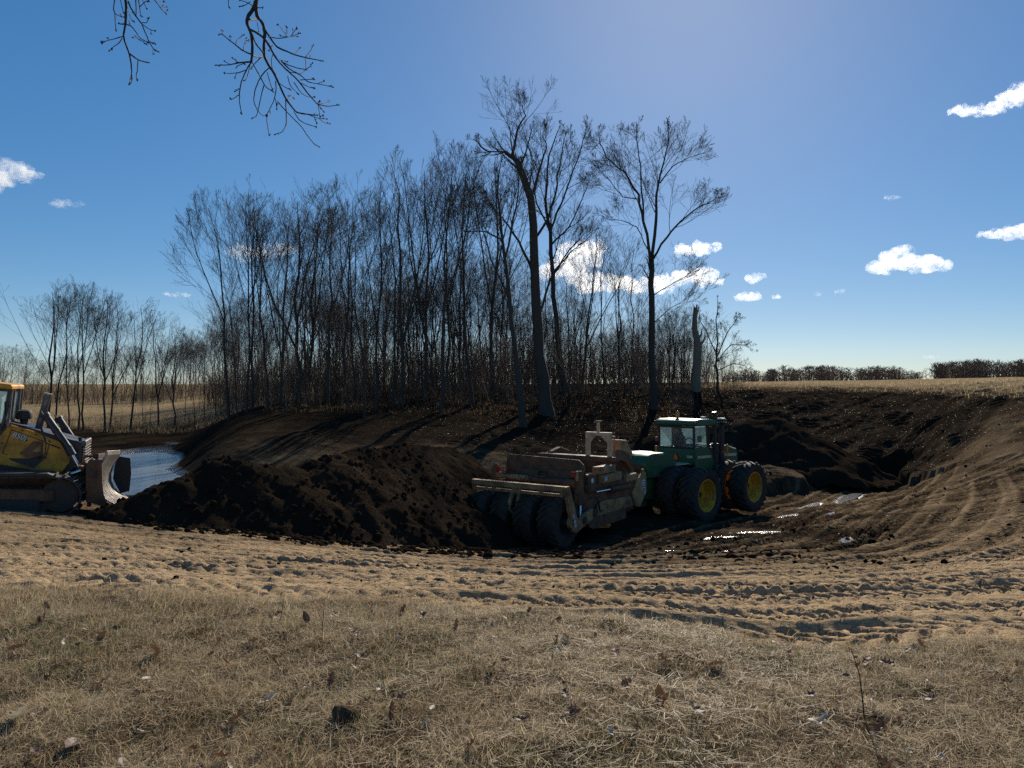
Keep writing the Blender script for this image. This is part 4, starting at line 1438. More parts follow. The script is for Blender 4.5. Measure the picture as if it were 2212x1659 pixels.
    p.prism([(x0 - 0.10, 3.53), (x0 - 0.16, 3.60), (x0 - 0.12, 3.74), (x0 + 0.2, 3.80), (2.5, 3.80), (2.95, 3.72), (3.02, 3.58), (2.9, 3.52)], -hw - 0.10, hw + 0.10, 'y', bev=0.045)
    p.build('cab_roof', M['green'], T, smooth=True)
    p = MB(); p.lathe([(0.085, 0), (0.09, 0.05), (0.075, 0.17), (0.03, 0.24), (0.005, 0.25)], (1.85, 0.20, 3.87), 'z', 14); bc = p.build('beacon_light', M['amber'], T, smooth=True)
    p = MB(); p.cyl((1.85, 0.20, 3.79), (1.85, 0.20, 3.88), 0.05); p.build('beacon_base', M['black'], bc)
    for y in (-0.62, -0.74):
        p = MB(); p.cyl((2.42, y, 3.80), (2.42, y, 3.90), 0.045, 0.055, 10); p.build('roof_lamp', M['white'], T)
    for x, y in ((1.38, 0.98), (1.38, -0.98), (3.0, -0.92)):
        p = MB(); p.box((x, y, 3.66), (0.10, 0.12, 0.10), bev=0.02); p.build('work_lamp', M['black'], T)
    # left edge lamps and amber strips
    p = MB(); p.box((1.48, 1.00, 2.92), (0.06, 0.10, 0.20), bev=0.01); p.build('tail_light', M['red'], T)
    p = MB(); p.box((1.46, 1.00, 2.48), (0.05, 0.10, 0.34), bev=0.01); p.build('marker_strip', M['amber'], T)
    p = MB(); p.box((3.55, -1.12, 2.52), (0.05, 0.09, 0.40), bev=0.01); p.bar((3.55, -0.6, 2.3), (3.55, -1.12, 2.4), 0.04); ms = p.build('marker_strip', M['amber'], T)
    # exhaust and intake beside the hood
    p = MB(); p.cyl((3.12, -0.80, 1.75), (3.12, -0.80, 2.75), 0.16, seg=14); p.cyl((3.12, -0.80, 2.7), (3.12, -0.80, 3.95), 0.085, seg=14)
    p.cyl((3.12, -0.80, 3.9), (3.07, -0.80, 4.08), 0.085, 0.095, 12)
    p.build('exhaust_stack', M['black'], T, smooth=True)
    p = MB(); p.cyl((3.62, -0.82, 1.9), (3.62, -0.82, 3.5), 0.12, seg=14); p.cyl((3.62, -0.82, 3.5), (3.62, -0.82, 3.62), 0.12, 0.22, 14); p.cyl((3.62, -0.82, 3.62), (3.62, -0.82, 3.74), 0.24, 0.19, 16)
    p.build('air_intake', M['black'], T, smooth=True)
    p = MB(); p.cyl((3.62, -0.82, 3.745), (3.62, -0.82, 3.80), 0.20, 0.16, 16); p.build('intake_cap', M['stripe'], T)
    p = MB(); p.tube([(2.9, -0.95, 3.62), (3.1, -1.25, 3.66), (3.15, -1.45, 3.60)], 0.018); p.box((3.15, -1.5, 3.42), (0.05, 0.20, 0.34), bev=0.015); p.build('mirror', M['black'], T)
    # boxes, steps and rails on the right under the door
    p = MB(); p.box((3.15, -0.85, 1.45), (0.75, 0.55, 0.85), bev=0.05); p.box((2.75, -1.0, 1.1), (0.5, 0.5, 0.06)); p.box((2.75, -1.02, 0.78), (0.45, 0.4, 0.05)); p.box((2.7, -0.98, 1.44), (0.5, 0.5, 0.05))
    p.build('step_box', M['black'], T)
    p = MB(); p.tube([(2.95, -1.18, 1.2), (2.98, -1.20, 2.2), (2.9, -1.1, 2.55)], 0.022); p.tube([(2.5, -1.2, 1.2), (2.5, -1.22, 2.0)], 0.022); p.build('hand_rail', M['black'], T)
    p = MB(); p.prism([(2.55, 2.62), (2.75, 2.62), (2.92, 1.7), (2.78, 1.7)], -hw - 0.04, -hw + 0.02); p.build('door_edge', M['black'], T)
    return T


tractor()

# ------------------------------------------------------------------ scraper
SF = Frame(0.307, 23.93, -3.27, R(56))


def scraper():
    F = SF
    S = F.root('scraper')
    tag(S, 'muddy tan pull scraper with four rear tyres and a square mast frame behind the tractor', 'scraper')

    def h(cx, cy, x=None, y=None):      # crop of the photograph: origin (1740,1560), 3.16 px per photo px
        return F.hit((1740 + cx / 3.16) * 0.57604, (1560 + cy / 3.16) * 0.57604, x, y)
    for y in (-1.30, -0.43, 0.43, 1.30):
        make_wheel(S, 'wheel', (0, y, 0.76), 0.79, 0.62, 0.36, 20, M['mudrubber'], M['darksteel'], -1 if y < 0 else 1, lug_h=0.05, dish=0.18)
    a = MB(); a.cyl((0, -1.66, 0.76), (0, 1.66, 0.76), 0.10); a.box((0.0, 0, 0.80), (0.30, 0.24, 0.5), bev=0.03)
    a.build('axle', M['darksteel'], S)
    p = MB(); p.cyl((0, -1.70, 0.76), (0, -1.80, 0.76), 0.17, 0.15, 10); p.build('hub', M['tan'], S)
    # rear frame over the tyres
    xb = -0.28
    p = MB()
    p.box((xb, 0, 1.80), (0.20, 3.36, 0.16), bev=0.012)
    beam = p.build('rear_beam', M['tan'], S)
    p = MB()
    p.box((xb, 0, 1.605), (0.10, 3.30, 0.09), bev=0.008)
    for y in (-1.62, -0.88, 0.0, 0.86, 1.62): p.box((xb, y, 1.69), (0.10, 0.12, 0.10))
    p.build('lower_rail', M['tan'], beam)
    for y in (-0.12, 0.12):
        p = MB(); p.bar((xb, y, 1.72), (xb - 0.25, y * 1.3, 1.1), 0.09, 0.10, 0.008); p.bar((xb - 0.25, y * 1.3, 1.1), (xb + 0.1, y, 0.80), 0.09, 0.10); p.build('centre_leg', M['tan'], S)
    p = MB(); p.bar((xb, 1.64, 1.72), (xb + 0.15, 1.64, 1.35), 0.10, 0.14, 0.008); p.build('side_arm', M['tan'], S)
    p = MB()
    p.prism([(xb - 0.10, 1.88), (xb + 0.14, 1.88), (0.36, 0.78), (0.80, 0.92), (1.35, 1.02), (1.35, 0.70), (0.75, 0.56), (0.30, 0.42), (0.06, 0.48)], -1.80, -1.69, 'y', bev=0.01)
    p.build('side_arm', M['tan'], S)
    p = MB(); p.prism([(xb + 0.05, 1.70), (0.36, 0.78), (0.80, 0.92), (1.35, 1.02), (1.35, 0.70), (0.30, 0.42)], 1.70, 1.80, 'y', bev=0.01); p.build('side_arm', M['tan'], S)
    p = MB(); p.cyl((0.75, -1.64, 0.75), (0.75, -1.84, 0.75), 0.11, seg=14); p.build('pivot_pin', M['darksteel'], S)
    p = MB(); p.cyl((1.45, -1.64, 0.88), (1.45, -1.84, 0.88), 0.13, seg=14); p.build('pivot_pin', M['darksteel'], S)
    p = MB()
    for dz in (0, 0.16, 0.30): p.box((0.10 + dz * 0.35, -1.803, 0.95 - dz), (0.085, 0.006, 0.11))
    p.build('decal', M['white'], S)
    # bowl
    p = MB()
    p.prism([(1.45, 1.50), (-1.48, 1.50), (-1.58, 2.02), (-1.52, 2.36), (-1.34, 2.52), (1.30, 2.58), (1.42, 2.45)], 1.22, 1.30, 'x', bev=0.02)
    p.build('rear_plate', M['brown'], S)
    p = MB(); p.box((1.16, 0.0, 2.13), (0.06, 2.85, 0.05)); p.box((1.14, 0.55, 1.98), (0.10, 0.9, 0.28), bev=0.01); p.box((1.14, -0.75, 1.98), (0.10, 0.9, 0.26), bev=0.01); p.build('plate_rib', M['brown'], S)
    p = MB(); p.prism([(1.40, 0.55), (-1.45, 0.55), (-1.45, 1.6), (1.40, 1.6)], 1.05, 1.20, 'x'); p.build('bowl_back', M['darksteel'], S)
    # cross tubes behind the plate
    p = MB(); p.cyl((0.80, 1.55, 1.93), (0.80, 0.05, 1.86), 0.10); p.build('cross_tube', M['tan'], S, smooth=True)
    p = MB(); p.cyl((0.80, 0.10, 1.87), (0.80, -1.45, 1.82), 0.13); p.cyl((0.80, 0.20, 1.87), (0.80, 0.10, 1.87), 0.17); p.build('cross_tube', M['brown'], S, smooth=True)
    p = MB(); p.tube([(0.7, 1.2, 2.0), (0.68, 0.4, 2.03), (0.66, -0.2, 1.96), (0.66, -1.2, 2.0)], 0.02); p.lathe([(0.14, -0.012), (0.155, 0), (0.14, 0.012)], (0.66, 0.42, 2.0), 'x', 18, close=True); p.build('hydraulic_hose', M['black'], S)
    for y in (1.38, -1.42):
        p = MB(); p.box((0.72, y, 2.12), (0.05, 0.13, 0.17), bev=0.01); p.build('tail_light', M['red'], S)
        p = MB(); p.box((0.74, y - 0.13, 2.08), (0.05, 0.08, 0.30), bev=0.005); p.build('light_post', M['tan'], S)
    p = MB(); p.cyl((0.8, 1.55, 1.9), (0.8, 1.55, 2.18), 0.12); p.lathe([(0.10, 0), (0.11, .06), (0.05, .12)], (0.8, 1.55, 2.18), 'z', 10); p.build('tube_end_cap', M['brown'], S)
    # lift post with cylinder at the right rear corner
    p = MB(); p.box((0.95, -1.50, 1.70), (0.26, 0.20, 1.05), bev=0.015); p.build('lift_cylinder', M['brown'], S)
    p = MB(); p.cyl((0.92, -1.56, 1.15), (0.80, -1.62, 0.78), 0.04); p.build('lift_rod', M['chrome'], S, smooth=True)
    # right and left side of the bowl
    for s in (-1, 1):
        p = MB()
        p.prism([(1.25, 0.62), (1.25, 2.02), (4.9, 1.80), (5.55, 1.62), (5.55, 1.05), (4.95, 0.52)], s * 1.46 - 0.04, s * 1.46 + 0.04, 'y', bev=0.01)
        p.build('bowl_side', M['brown'], S)
        p = MB(); p.prism([(1.25, 1.62), (1.25, 1.74), (4.95, 1.60), (4.95, 1.48)], s * 1.46 - 0.05 + s * 0.08, s * 1.46 + 0.05 + s * 0.08); p.build('side_rail', M['brown'], S)
        p = MB()
        p.prism([(1.95, 0.66), (1.98, 0.98), (2.30, 1.12), (4.45, 1.02), (4.70, 0.66)], s * 1.54 - 0.06 + s * 0.03, s * 1.54 + 0.06 + s * 0.03, 'y', bev=0.03)
        p.build('side_panel', M['tan'], S)
        p = MB()
        p.prism([(1.4, 0.40), (1.2, 0.62), (1.5, 0.70), (4.05, 0.66), (4.05, 0.30), (1.7, 0.30)], s * 1.56 - 0.07, s * 1.56 + 0.07, 'y', bev=0.02)
        p.build('skirt', M['brown'], S)
        p = MB()
        p.prism([(4.85, 0.60), (4.65, 1.10), (5.15, 1.58), (5.45, 1.72), (5.72, 1.70), (5.80, 1.55), (5.80, 1.05), (5.25, 0.55)], s * 1.56 - 0.05, s * 1.56 + 0.05, 'y', bev=0.015)
        fp = p.build('front_side_plate', M['tan'], S)
        p = MB(); p.cyl((5.55, s * 1.56, 1.70), (5.55, s * 1.56, 1.86), 0.07, 0.05, 10); p.build('lifting_eye', M['tan'], fp)
        if s < 0:
            p = MB(); p.box((5.50, -1.618, 1.30), (0.26, 0.010, 0.36)); p.box((5.62, -1.618, 1.02), (0.12, 0.010, 0.13)); p.build('decal', M['white'], fp)
            p = MB()
            for k in range(4): p.box((5.48, -1.626, 1.42 - 0.085 * k), (0.20 - 0.03 * (k % 2), 0.006, 0.028))
            p.build('decal_print', M['black'], fp)
    # boxes on the right rail
    p = MB(); p.box((2.75, -1.45, 2.10), (1.10, 0.32, 0.24), bev=0.02); p.build('tool_box', M['tan'], S)
    p = MB(); p.box((2.95, -1.55, 1.82), (1.35, 0.24, 0.28), bev=0.02); bx = p.build('tool_box', M['tan'], S)
    p = MB(); p.box((2.45, -1.676, 1.84), (0.16, 0.008, 0.15)); p.build('decal', M['white'], bx)
    p = MB(); p.box((1.55, -1.52, 1.78), (0.42, 0.22, 0.55), bev=0.02); vb = p.build('valve_box', M['brown'], S)
    p = MB(); p.cyl((1.58, -1.635, 1.86), (1.58, -1.642, 1.86), 0.085, seg=16); p.build('decal', M['white'], vb)
    p = MB(); p.box((4.55, -1.50, 1.66), (0.85, 0.22, 0.24), bev=0.02); p.build('cylinder_bracket', M['tan'], S)
    p = MB(); p.cyl((1.85, -1.62, 1.46), (2.95, -1.62, 1.43), 0.038); p.build('apron_rod', M['chrome'], S, smooth=True)
    p = MB(); p.cyl((2.90, -1.62, 1.43), (4.30, -1.62, 1.38), 0.09); p.build('apron_cylinder', M['brown'], S, smooth=True)
    p = MB(); p.tube([(1.5, -1.62, 1.30), (1.75, -1.66, 1.34), (1.95, -1.66, 1.15), (2.1, -1.64, 0.85), (2.3, -1.62, 0.8)], 0.025); p.build('hydraulic_hose', M['black'], S)
    # floor, apron and cross beam
    p = MB(); p.box((3.1, 0, 0.50), (3.9, 2.85, 0.10)); p.build('bowl_floor', M['darksteel'], S)
    p = MB(); p.box((3.60, 0.05, 2.36), (0.36, 3.05, 0.15), bev=0.012); p.build('cross_beam', M['brown'], S)
    p = MB()
    prof = [(3.6, 0.6), (3.5, 1.2), (3.62, 1.8), (3.8, 2.28), (3.9, 2.28), (3.72, 1.8), (3.6, 1.2), (3.7, 0.6)]
    p.prism(prof, 0.2, 1.4, 'y'); p.build('apron', M['darksteel'], S)
    for s in (-1, 1):
        p = MB()
        p.prism([(3.45, 2.28), (3.75, 2.50), (4.35, 2.62), (4.95, 2.45), (5.35, 1.95), (5.50, 1.35), (5.20, 1.35), (5.05, 1.85), (4.75, 2.15), (4.3, 2.26), (3.9, 2.22)], s * 1.22 - 0.10, s * 1.22 + 0.10, 'y', bev=0.02)
        p.build('apron_arm', M['brown'], S)
    p = MB(); p.prism([(4.35, 2.45), (4.40, 2.96), (4.85, 2.94), (5.2, 2.55), (5.25, 2.2)], -1.28, -0.80, 'y', bev=0.03); p.build('gooseneck', M['tan'], S)
    p = MB(); p.box((5.2, 0, 1.9), (0.4, 2.5, 0.5), bev=0.05); p.box((6.0, 0.5, 1.5), (1.6, 0.4, 0.4), Matrix.Rotation(R(-20), 3, 'Y'), bev=0.03); p.build('tongue', M['brown'], S)
    # mast frame
    y0, y1, z0, zt = -1.30, -0.32, 2.44, 3.22
    p = MB()
    p.box((3.6, y0 + 0.07, (z0 + zt) / 2), (0.14, 0.14, zt - z0), bev=0.01)
    p.box((3.6, y1 - 0.07, (z0 + zt) / 2), (0.14, 0.14, zt - z0), bev=0.01)
    p.box((3.6, (y0 + y1) / 2, zt - 0.02), (0.16, y1 - y0, 0.12), bev=0.01)
    for s, yy in ((1, y0 + 0.14), (-1, y1 - 0.14)):
        p.prism([(yy, zt - 0.06), (yy + s * 0.26, zt - 0.06), (yy, zt - 0.34)], 3.56, 3.64, 'x')
    mast = p.build('mast_frame', M['mast'], S)
    p = MB(); p.box((3.6, (y0 + y1) / 2 + 0.02, zt + 0.21), (0.09, 0.09, 0.36), bev=0.008); p.build('mast_post', M['mast'], mast)
    p = MB(); p.box((3.6, (y0 + y1) / 2 + 0.02, zt + 0.41), (0.16, 0.24, 0.045), bev=0.01); p.build('mast_cap', M['brown'], mast)
    p = MB(); p.box((3.6, y0 - 0.06, zt - 0.10), (0.10, 0.12, 0.05)); p.cyl((3.6, y0 - 0.10, z0), (3.6, y0 - 0.10, zt - 0.1), 0.02, seg=8); p.build('side_rod', M['tan'], mast)
    return S


scraper()

# ------------------------------------------------------------------ bulldozer
_l = (-math.sin(R(23)), math.cos(R(23)))
DF = Frame(-10.0 + 0.75 * _l[0], 16.5 + 0.75 * _l[1], -1.22, R(23))


def bulldozer():
    F = DF
    B = F.root('bulldozer')
    tag(B, 'yellow crawler bulldozer with worn steel blade tipped forward at the left edge', 'bulldozer')

    def d(cx, cy, y):                    # crop of the photograph: origin (0,1380), 2.766 px per photo px
        q = F.hit(cx * 0.20824, 794.93 + cy * 0.20824, None, y)
        return (q[0], q[2])

    def d3(cx, cy, y):
        q = d(cx, cy, y); return (q[0], y, q[1])

    def poly(pts, y): return [d(a, b, y) for a, b in pts]
    hw = 0.55
    # engine housing and hood
    p = MB(); p.prism(poly([(40, 545), (850, 775), (862, 850), (850, 1010), (560, 1160), (-500, 1030), (-500, 540)], -hw), -hw, hw, 'y', bev=0.02)
    hood = p.build('hood', M['navy'], B)
    yy = -hw - 0.03
    p = MB(); p.prism(poly([(85, 598), (350, 655), (700, 800), (735, 905), (718, 985), (592, 1140), (340, 1060), (-400, 930), (-400, 650), (10, 700)], yy), yy - 0.012, yy + 0.035, 'y', bev=0.008)
    pan = p.build('side_panel', M['dozer'], B)
    y2 = yy - 0.016
    p = MB(); p.prism(poly([(200, 890), (352, 755), (448, 768), (442, 905), (430, 940), (300, 935)], y2), y2 - 0.006, y2 + 0.02); p.build('vent_opening', M['brown'], pan)
    p = MB(); p.prism(poly([(330, 868), (428, 790), (424, 862), (390, 872)], y2 - 0.01), y2 - 0.016, y2 - 0.006); p.build('vent_screen', M['tan'], pan)
    p = MB(); p.prism(poly([(90, 935), (300, 940), (440, 905), (480, 925), (350, 1040), (120, 960)], y2), y2 - 0.006, y2 + 0.01); p.build('mud_patch', M['darksteel'], pan)
    p = MB()
    for a, b in (((25, 885), (120, 640)), ((120, 640), (475, 770)), ((475, 770), (470, 880)), ((470, 880), (420, 955)), ((522, 760), (470, 940)), ((25, 885), (80, 900))):
        q0 = d3(*a, y2 - 0.002); q1 = d3(*b, y2 - 0.002)
        p.bar(q0, q1, 0.010, 0.014)
    p.build('panel_seam', M['black'], pan)
    p = MB()
    for a in ((118, 608), (228, 648), (372, 690), (510, 760), (278, 752), (22, 780), (475, 890)):
        q = d3(*a, y2 - 0.006); p.cyl(q, (q[0], q[1] - 0.02, q[2]), 0.016, seg=8)
    p.build('panel_bolt', M['black'], pan)
    p = MB(); p.bar(d3(110, 596, yy - 0.03), d3(340, 662, yy - 0.03), 0.05, 0.035, 0.006); p.build('grab_rail', M['dozer'], pan)
    # model number
    cu = bpy.data.curves.new('model_number', 'FONT'); cu.body = '850J'; cu.size = 0.20; cu.extrude = 0.004; cu.offset = 0.0; cu.shear = 0.12; cu.align_x = 'LEFT'
    to = bpy.data.objects.new('tmp', cu); COL.objects.link(to)
    bpy.context.view_layer.update()
    me = bpy.data.meshes.new_from_object(to.evaluated_get(bpy.context.evaluated_depsgraph_get()))
    bpy.data.objects.remove(to)
    c0 = d(122, 705, y2); c1 = d(262, 742, y2)
    ang = math.atan2(c1[1] - c0[1], c1[0] - c0[0])
    wid = max(v.co.x for v in me.vertices) - min(v.co.x for v in me.vertices)
    sc = math.hypot(c1[0] - c0[0], c1[1] - c0[1]) / wid
    for dy, mt, k, nm in ((0.0, 'black', 1.0, 'number_outline'), (-0.008, 'white', 1.0, 'model_number')):
        m2 = me.copy(); m2.materials.clear(); m2.materials.append(M[mt])
        o = bpy.data.objects.new(nm, m2); COL.objects.link(o); o.parent = pan
        o.location = (c0[0], y2 - 0.004 + dy, c0[1] - 0.02)
        if nm == 'number_outline': o.location = (c0[0] + 0.008, y2 - 0.004, c0[1] - 0.032)
        o.rotation_euler = (R(90), -ang, 0)
        o.scale = (sc, sc * 1.05, 1)
    # grille at the nose
    g0 = d(850, 775, -hw); g1 = d(850, 1010, -hw)
    p = MB(); p.box((g0[0] + 0.03, 0, g0[1] - 0.02), (0.10, 2 * hw + 0.02, 0.12), bev=0.015); p.build('nose_guard', M['stack'], B)
    for k in range(11):
        t = (k + 0.8) / 11.5
        z = g0[1] + (g1[1] - g0[1]) * t * 1.35 - 0.05
        p = MB(); p.box((g0[0] + 0.045, 0, z), (0.05, 2 * hw, 0.022), bev=0.004); p.build('grille_bar', M['stack'], B)
    p = MB(); q = d3(832, 760, -0.4); p.cyl(q, (q[0], q[1], q[2] + 0.09), 0.03, 0.045, 8); p.build('filler_cap', M['black'], B)
    # stack and pre-cleaner
    p = MB(); a = d3(398, 640, -0.15); b = d3(503, 262, -0.15)
    p.cyl(a, b, 0.072, seg=18); p.cyl(a, Vector(a).lerp(Vector(b), 0.04), 0.095, seg=18)
    st = p.build('exhaust_stack', M['stack'], B, smooth=True)
    p = MB(); e1 = Vector(b); e0 = Vector(b).lerp(Vector(a), 0.035); p.cyl(e0, e1 + (e1 - e0) * 0.1, 0.080, seg=18); p.build('stack_rim', M['stripe'], st)
    q = d3(250, 575, 0.0)
    p = MB(); p.lathe([(0.09, -0.06), (0.075, 0.03), (0.085, 0.09), (0.16, 0.10), (0.165, 0.22), (0.14, 0.28), (0.06, 0.31), (0.01, 0.315)], q, 'z', 20); p.build('air_precleaner', M['black'], B, smooth=True)
    # cab
    ch = 0.60
    p = MB(); p.prism(poly([(-600, 90), (100, 170), (126, 180), (124, 226), (-600, 140)], -ch - 0.08), -ch - 0.08, ch + 0.08, 'y', bev=0.02); p.build('cab_roof', M['dozer'], B)
    for s in (-1, 1):
        p = MB()
        for pl in ([(84, 228), (112, 230), (60, 560), (10, 640), (-30, 640), (26, 560)], [(-600, 170), (90, 225), (88, 245), (-600, 195)], [(-420, 180), (-370, 180), (-420, 640), (-480, 640)]):
            y = s * ch
            pp = poly(pl, -ch)
            p.prism(pp, y - 0.04, y + 0.04, 'y')
        p.build('cab_frame', M['navy'], B)
    p = MB(); p.prism(poly([(-400, 200), (80, 245), (26, 555), (-30, 640), (-420, 640)], -ch), -ch + 0.0, -ch + 0.012, 'y'); p.build('side_window', M['glass'], B)
    p = MB(); p.prism(poly([(-400, 200), (80, 245), (26, 555), (-30, 640), (-420, 640)], -ch), ch - 0.012, ch, 'y'); p.build('side_window', M['glass'], B)
    a = d(116, 235, -ch); b = d(72, 560, -ch)
    p = MB()
    th = math.atan2(b[0] - a[0], a[1] - b[1])
    p.bar((a[0], 0.0, a[1]), (b[0], 0.0, b[1]), 0.9, 0.012)
    p.bm.free(); p = MB()
    for y0, y1 in ((-ch + 0.04, ch - 0.04),):
        v = [p.bm.verts.new(c) for c in ((a[0], y0, a[1]), (a[0], y1, a[1]), (b[0], y1, b[1]), (b[0], y0, b[1]))]
        p.bm.faces.new(v)
    p.build('windscreen', M['glass'], B)
    p = MB()
    for y in (-ch + 0.02, -0.3, 0.3, ch - 0.02): p.bar((a[0] + 0.01, y, a[1] + 0.02), (b[0] + 0.01, y, b[1] - 0.1), 0.05, 0.05)
    p.bar((b[0], -ch, b[1]), (b[0], ch, b[1]), 0.07, 0.07)
    p.build('windscreen_frame', M['stack'], B)
    q = d3(-70, 520, -0.1)
    p = MB(); p.box((q[0], 0, q[2]), (0.14, 0.5, 0.8), bev=0.05); p.box((q[0] + 0.25, 0, q[2] - 0.35), (0.5, 0.5, 0.14), bev=0.04); p.box((q[0] + 0.02, 0, q[2] + 0.5), (0.10, 0.28, 0.2), bev=0.04); p.build('driver_seat', M['black'], B)
    p = MB(); q = d3(60, 420, -ch - 0.02); p.box(q, (0.05, 0.04, 0.30), bev=0.01); p.build('door_handle', M['black'], B)
    p = MB(); p.prism(poly([(-600, 640), (75, 560), (60, 700), (-30, 1000), (-600, 1000)], -ch), -ch + 0.02, ch - 0.02, 'y', bev=0.02); p.build('cab_base', M['navy'], B)
    # lift cylinders either side of the nose
    for y, pts in ((-0.80, ((462, 478), (715, 838), (818, 1030))), (0.80, ((600, 512), (768, 760), (905, 985)))):
        a = Vector(d3(*pts[0], y)); b = Vector(d3(*pts[1], y)); c = Vector(d3(*pts[2], y))
        p = MB(); p.cyl(a, b, 0.075, seg=14); p.cyl(a, a.lerp(b, 0.08), 0.09, seg=14); p.cyl(a.lerp(b, 0.45), a.lerp(b, 0.49), 0.085, seg=14); p.cyl(a.lerp(b, 0.93), b.lerp(c, 0.35), 0.085, seg=14)
        cy = p.build('lift_cylinder', M['navy'], B, smooth=True)
        p = MB(); p.cyl(b, c, 0.036, seg=12); p.build('lift_rod', M['chrome'], cy, smooth=True)
        p = MB(); o_ = Vector((-0.06, -0.05, 0.06)); p.tube([a + o_, a.lerp(b, 0.5) + o_ * 1.2, b + o_], 0.018); p.build('cylinder_pipe', M['stack'], cy)
        p = MB(); p.tube([a + Vector((0, -0.06, 0)), a + Vector((-0.06, -0.12, -0.25)), a + Vector((0.05, -0.12, -0.6)), b + Vector((-0.35, -0.1, 0.12)), b + Vector((-0.15, -0.08, 0.02))], 0.022); p.build('hydraulic_hose', M['black'], cy)
    # angle cylinder, trunnion, push frame
    y = -0.95
    a = Vector(d3(600, 1165, y)); b = Vector(d3(740, 1100, y)); c = Vector(d3(840, 1062, y))
    p = MB(); p.cyl(a, b, 0.085, seg=14); p.build('angle_cylinder', M['navy'], B, smooth=True)
    p = MB(); p.cyl(b, c, 0.04, seg=12); p.build('angle_rod', M['chrome'], B, smooth=True)
    p = MB(); p.prism(poly([(420, 1235), (790, 1275), (860, 1330), (850, 1375), (770, 1385), (420, 1330)], -1.05), -1.10, -0.92, 'y', bev=0.02); p.prism(poly([(420, 1235), (790, 1275), (860, 1330), (850, 1375), (770, 1385), (420, 1330)], -1.05), 0.92, 1.10, 'y', bev=0.02)
    q = d(870, 1320, -1.05); p.box((q[0], 0, q[1]), (0.25, 2.2, 0.22), bev=0.03)
    p.build('push_frame', M['brown'], B)
    p = MB(); q = d3(850, 1035, -0.6); p.cyl((q[0], -0.9, q[2]), (q[0], 0.9, q[2]), 0.07); p.box((q[0], -0.55, q[2]), (0.2, 0.16, 0.26), bev=0.03); p.box((q[0], 0.55, q[2]), (0.2, 0.16, 0.26), bev=0.03)
    q2 = d3(840, 1190, -0.6); p.box((q2[0], -0.3, q2[2]), (0.3, 0.5, 0.3), bev=0.05); p.build('blade_mount', M['brown'], B)
    p = MB(); a = d3(820, 960, -0.85); p.tube([a, (a[0] + 0.12, a[1], a[2] + 0.09), (a[0] + 0.28, a[1], a[2] + 0.08), (a[0] + 0.40, a[1], a[2] - 0.04)], 0.028); p.build('hydraulic_hose', M['brown'], B)
    # tracks
    for s in (-1, 1):
        yc = s * 1.24
        f0 = d(610, 1335, -1.5)             # front idler centre
        rI = 0.40
        gx = f0[0]; gzz = f0[1]
        slope = math.tan(R(-4))
        r0 = (gx - 3.0, gzz + 0.16)
        # loop path
        pts = []
        nrm = Vector((-(gzz - r0[1]), gx - r0[0])).normalized()
        for k in range(10):
            t = k / 10
            pts.append((r0[0] + (gx - r0[0]) * t - nrm[0] * rI, r0[1] + (gzz - r0[1]) * t - nrm[1] * rI))
        a0 = math.atan2(-nrm[1], -nrm[0])
        for k in range(8):
            a_ = a0 + math.pi * k / 8
            pts.append((gx + rI * math.cos(a_), gzz + rI * math.sin(a_)))
        for k in range(10):
            t = 1 - k / 10
            pts.append((r0[0] + (gx - r0[0]) * t + nrm[0] * rI, r0[1] + (gzz - r0[1]) * t + nrm[1] * rI))
        for k in range(8):
            a_ = a0 + math.pi + math.pi * k / 8
            pts.append((r0[0] + rI * math.cos(a_), r0[1] + rI * math.sin(a_)))
        p = MB()
        P2 = [Vector((x, 0, z)) for x, z in pts]
        n = len(P2)
        for i in range(n):
            A = P2[i]; C = P2[(i + 1) % n]
            dd = C - A; L = dd.length
            for q in range(max(1, round(L / 0.19))):
                m_ = max(1, round(L / 0.19))
                mid = A + dd * ((q + 0.5) / m_)
                out = Vector((dd.z, 0, -dd.x)).normalized()
                rot = Matrix((dd.normalized(), Vector((0, 1, 0)), -out)).transposed()
                p.box((mid.x, yc, mid.z), (L / m_ * 0.92, 0.60, 0.035), rot)
                pk = mid + out * 0.045
                p.box((pk.x, yc, pk.z), (0.025, 0.60, 0.075), rot)
        p.build('track', M['darksteel'], B)
        p = MB(); p.cyl((gx, yc - 0.12, gzz), (gx, yc + 0.12, gzz), rI - 0.06, seg=20); p.build('idler_wheel', M['darksteel'], B)
        p = MB(); p.cyl((r0[0], yc - 0.1, r0[1]), (r0[0], yc + 0.1, r0[1]), rI - 0.04, seg=20); p.build('drive_sprocket', M['darksteel'], B)
        for k in range(6):
            t = (k + 0.7) / 6.4
            cx = r0[0] + (gx - r0[0]) * t - nrm[0] * (rI - 0.14); cz = r0[1] + (gzz - r0[1]) * t - nrm[1] * (rI - 0.14)
            p = MB(); p.cyl((cx, yc - 0.15, cz), (cx, yc + 0.15, cz), 0.11, seg=12); p.build('track_roller', M['darksteel'], B)
        p = MB(); p.prism([(r0[0] + 0.45, r0[1] - 0.33), (gx - 0.35, gzz - 0.33), (gx - 0.35, gzz - 0.05), (r0[0] + 0.45, r0[1] - 0.05)], yc - 0.24, yc + 0.24, 'y', bev=0.02); p.build('rock_guard', M['darksteel'], B)
        p = MB()
        ctr = [(r0[0] + 0.4, r0[1] - 0.12), (gx - 0.1, gzz - 0.12), (gx - 0.1, gzz + 0.14), (r0[0] + 0.4, r0[1] + 0.14)]
        p.prism(ctr, yc - 0.2, yc + 0.2, 'y', bev=0.03)
        p.build('track_frame', M['brown'], B)
        p = MB()
        fx = d(500, 1140, -1.1)
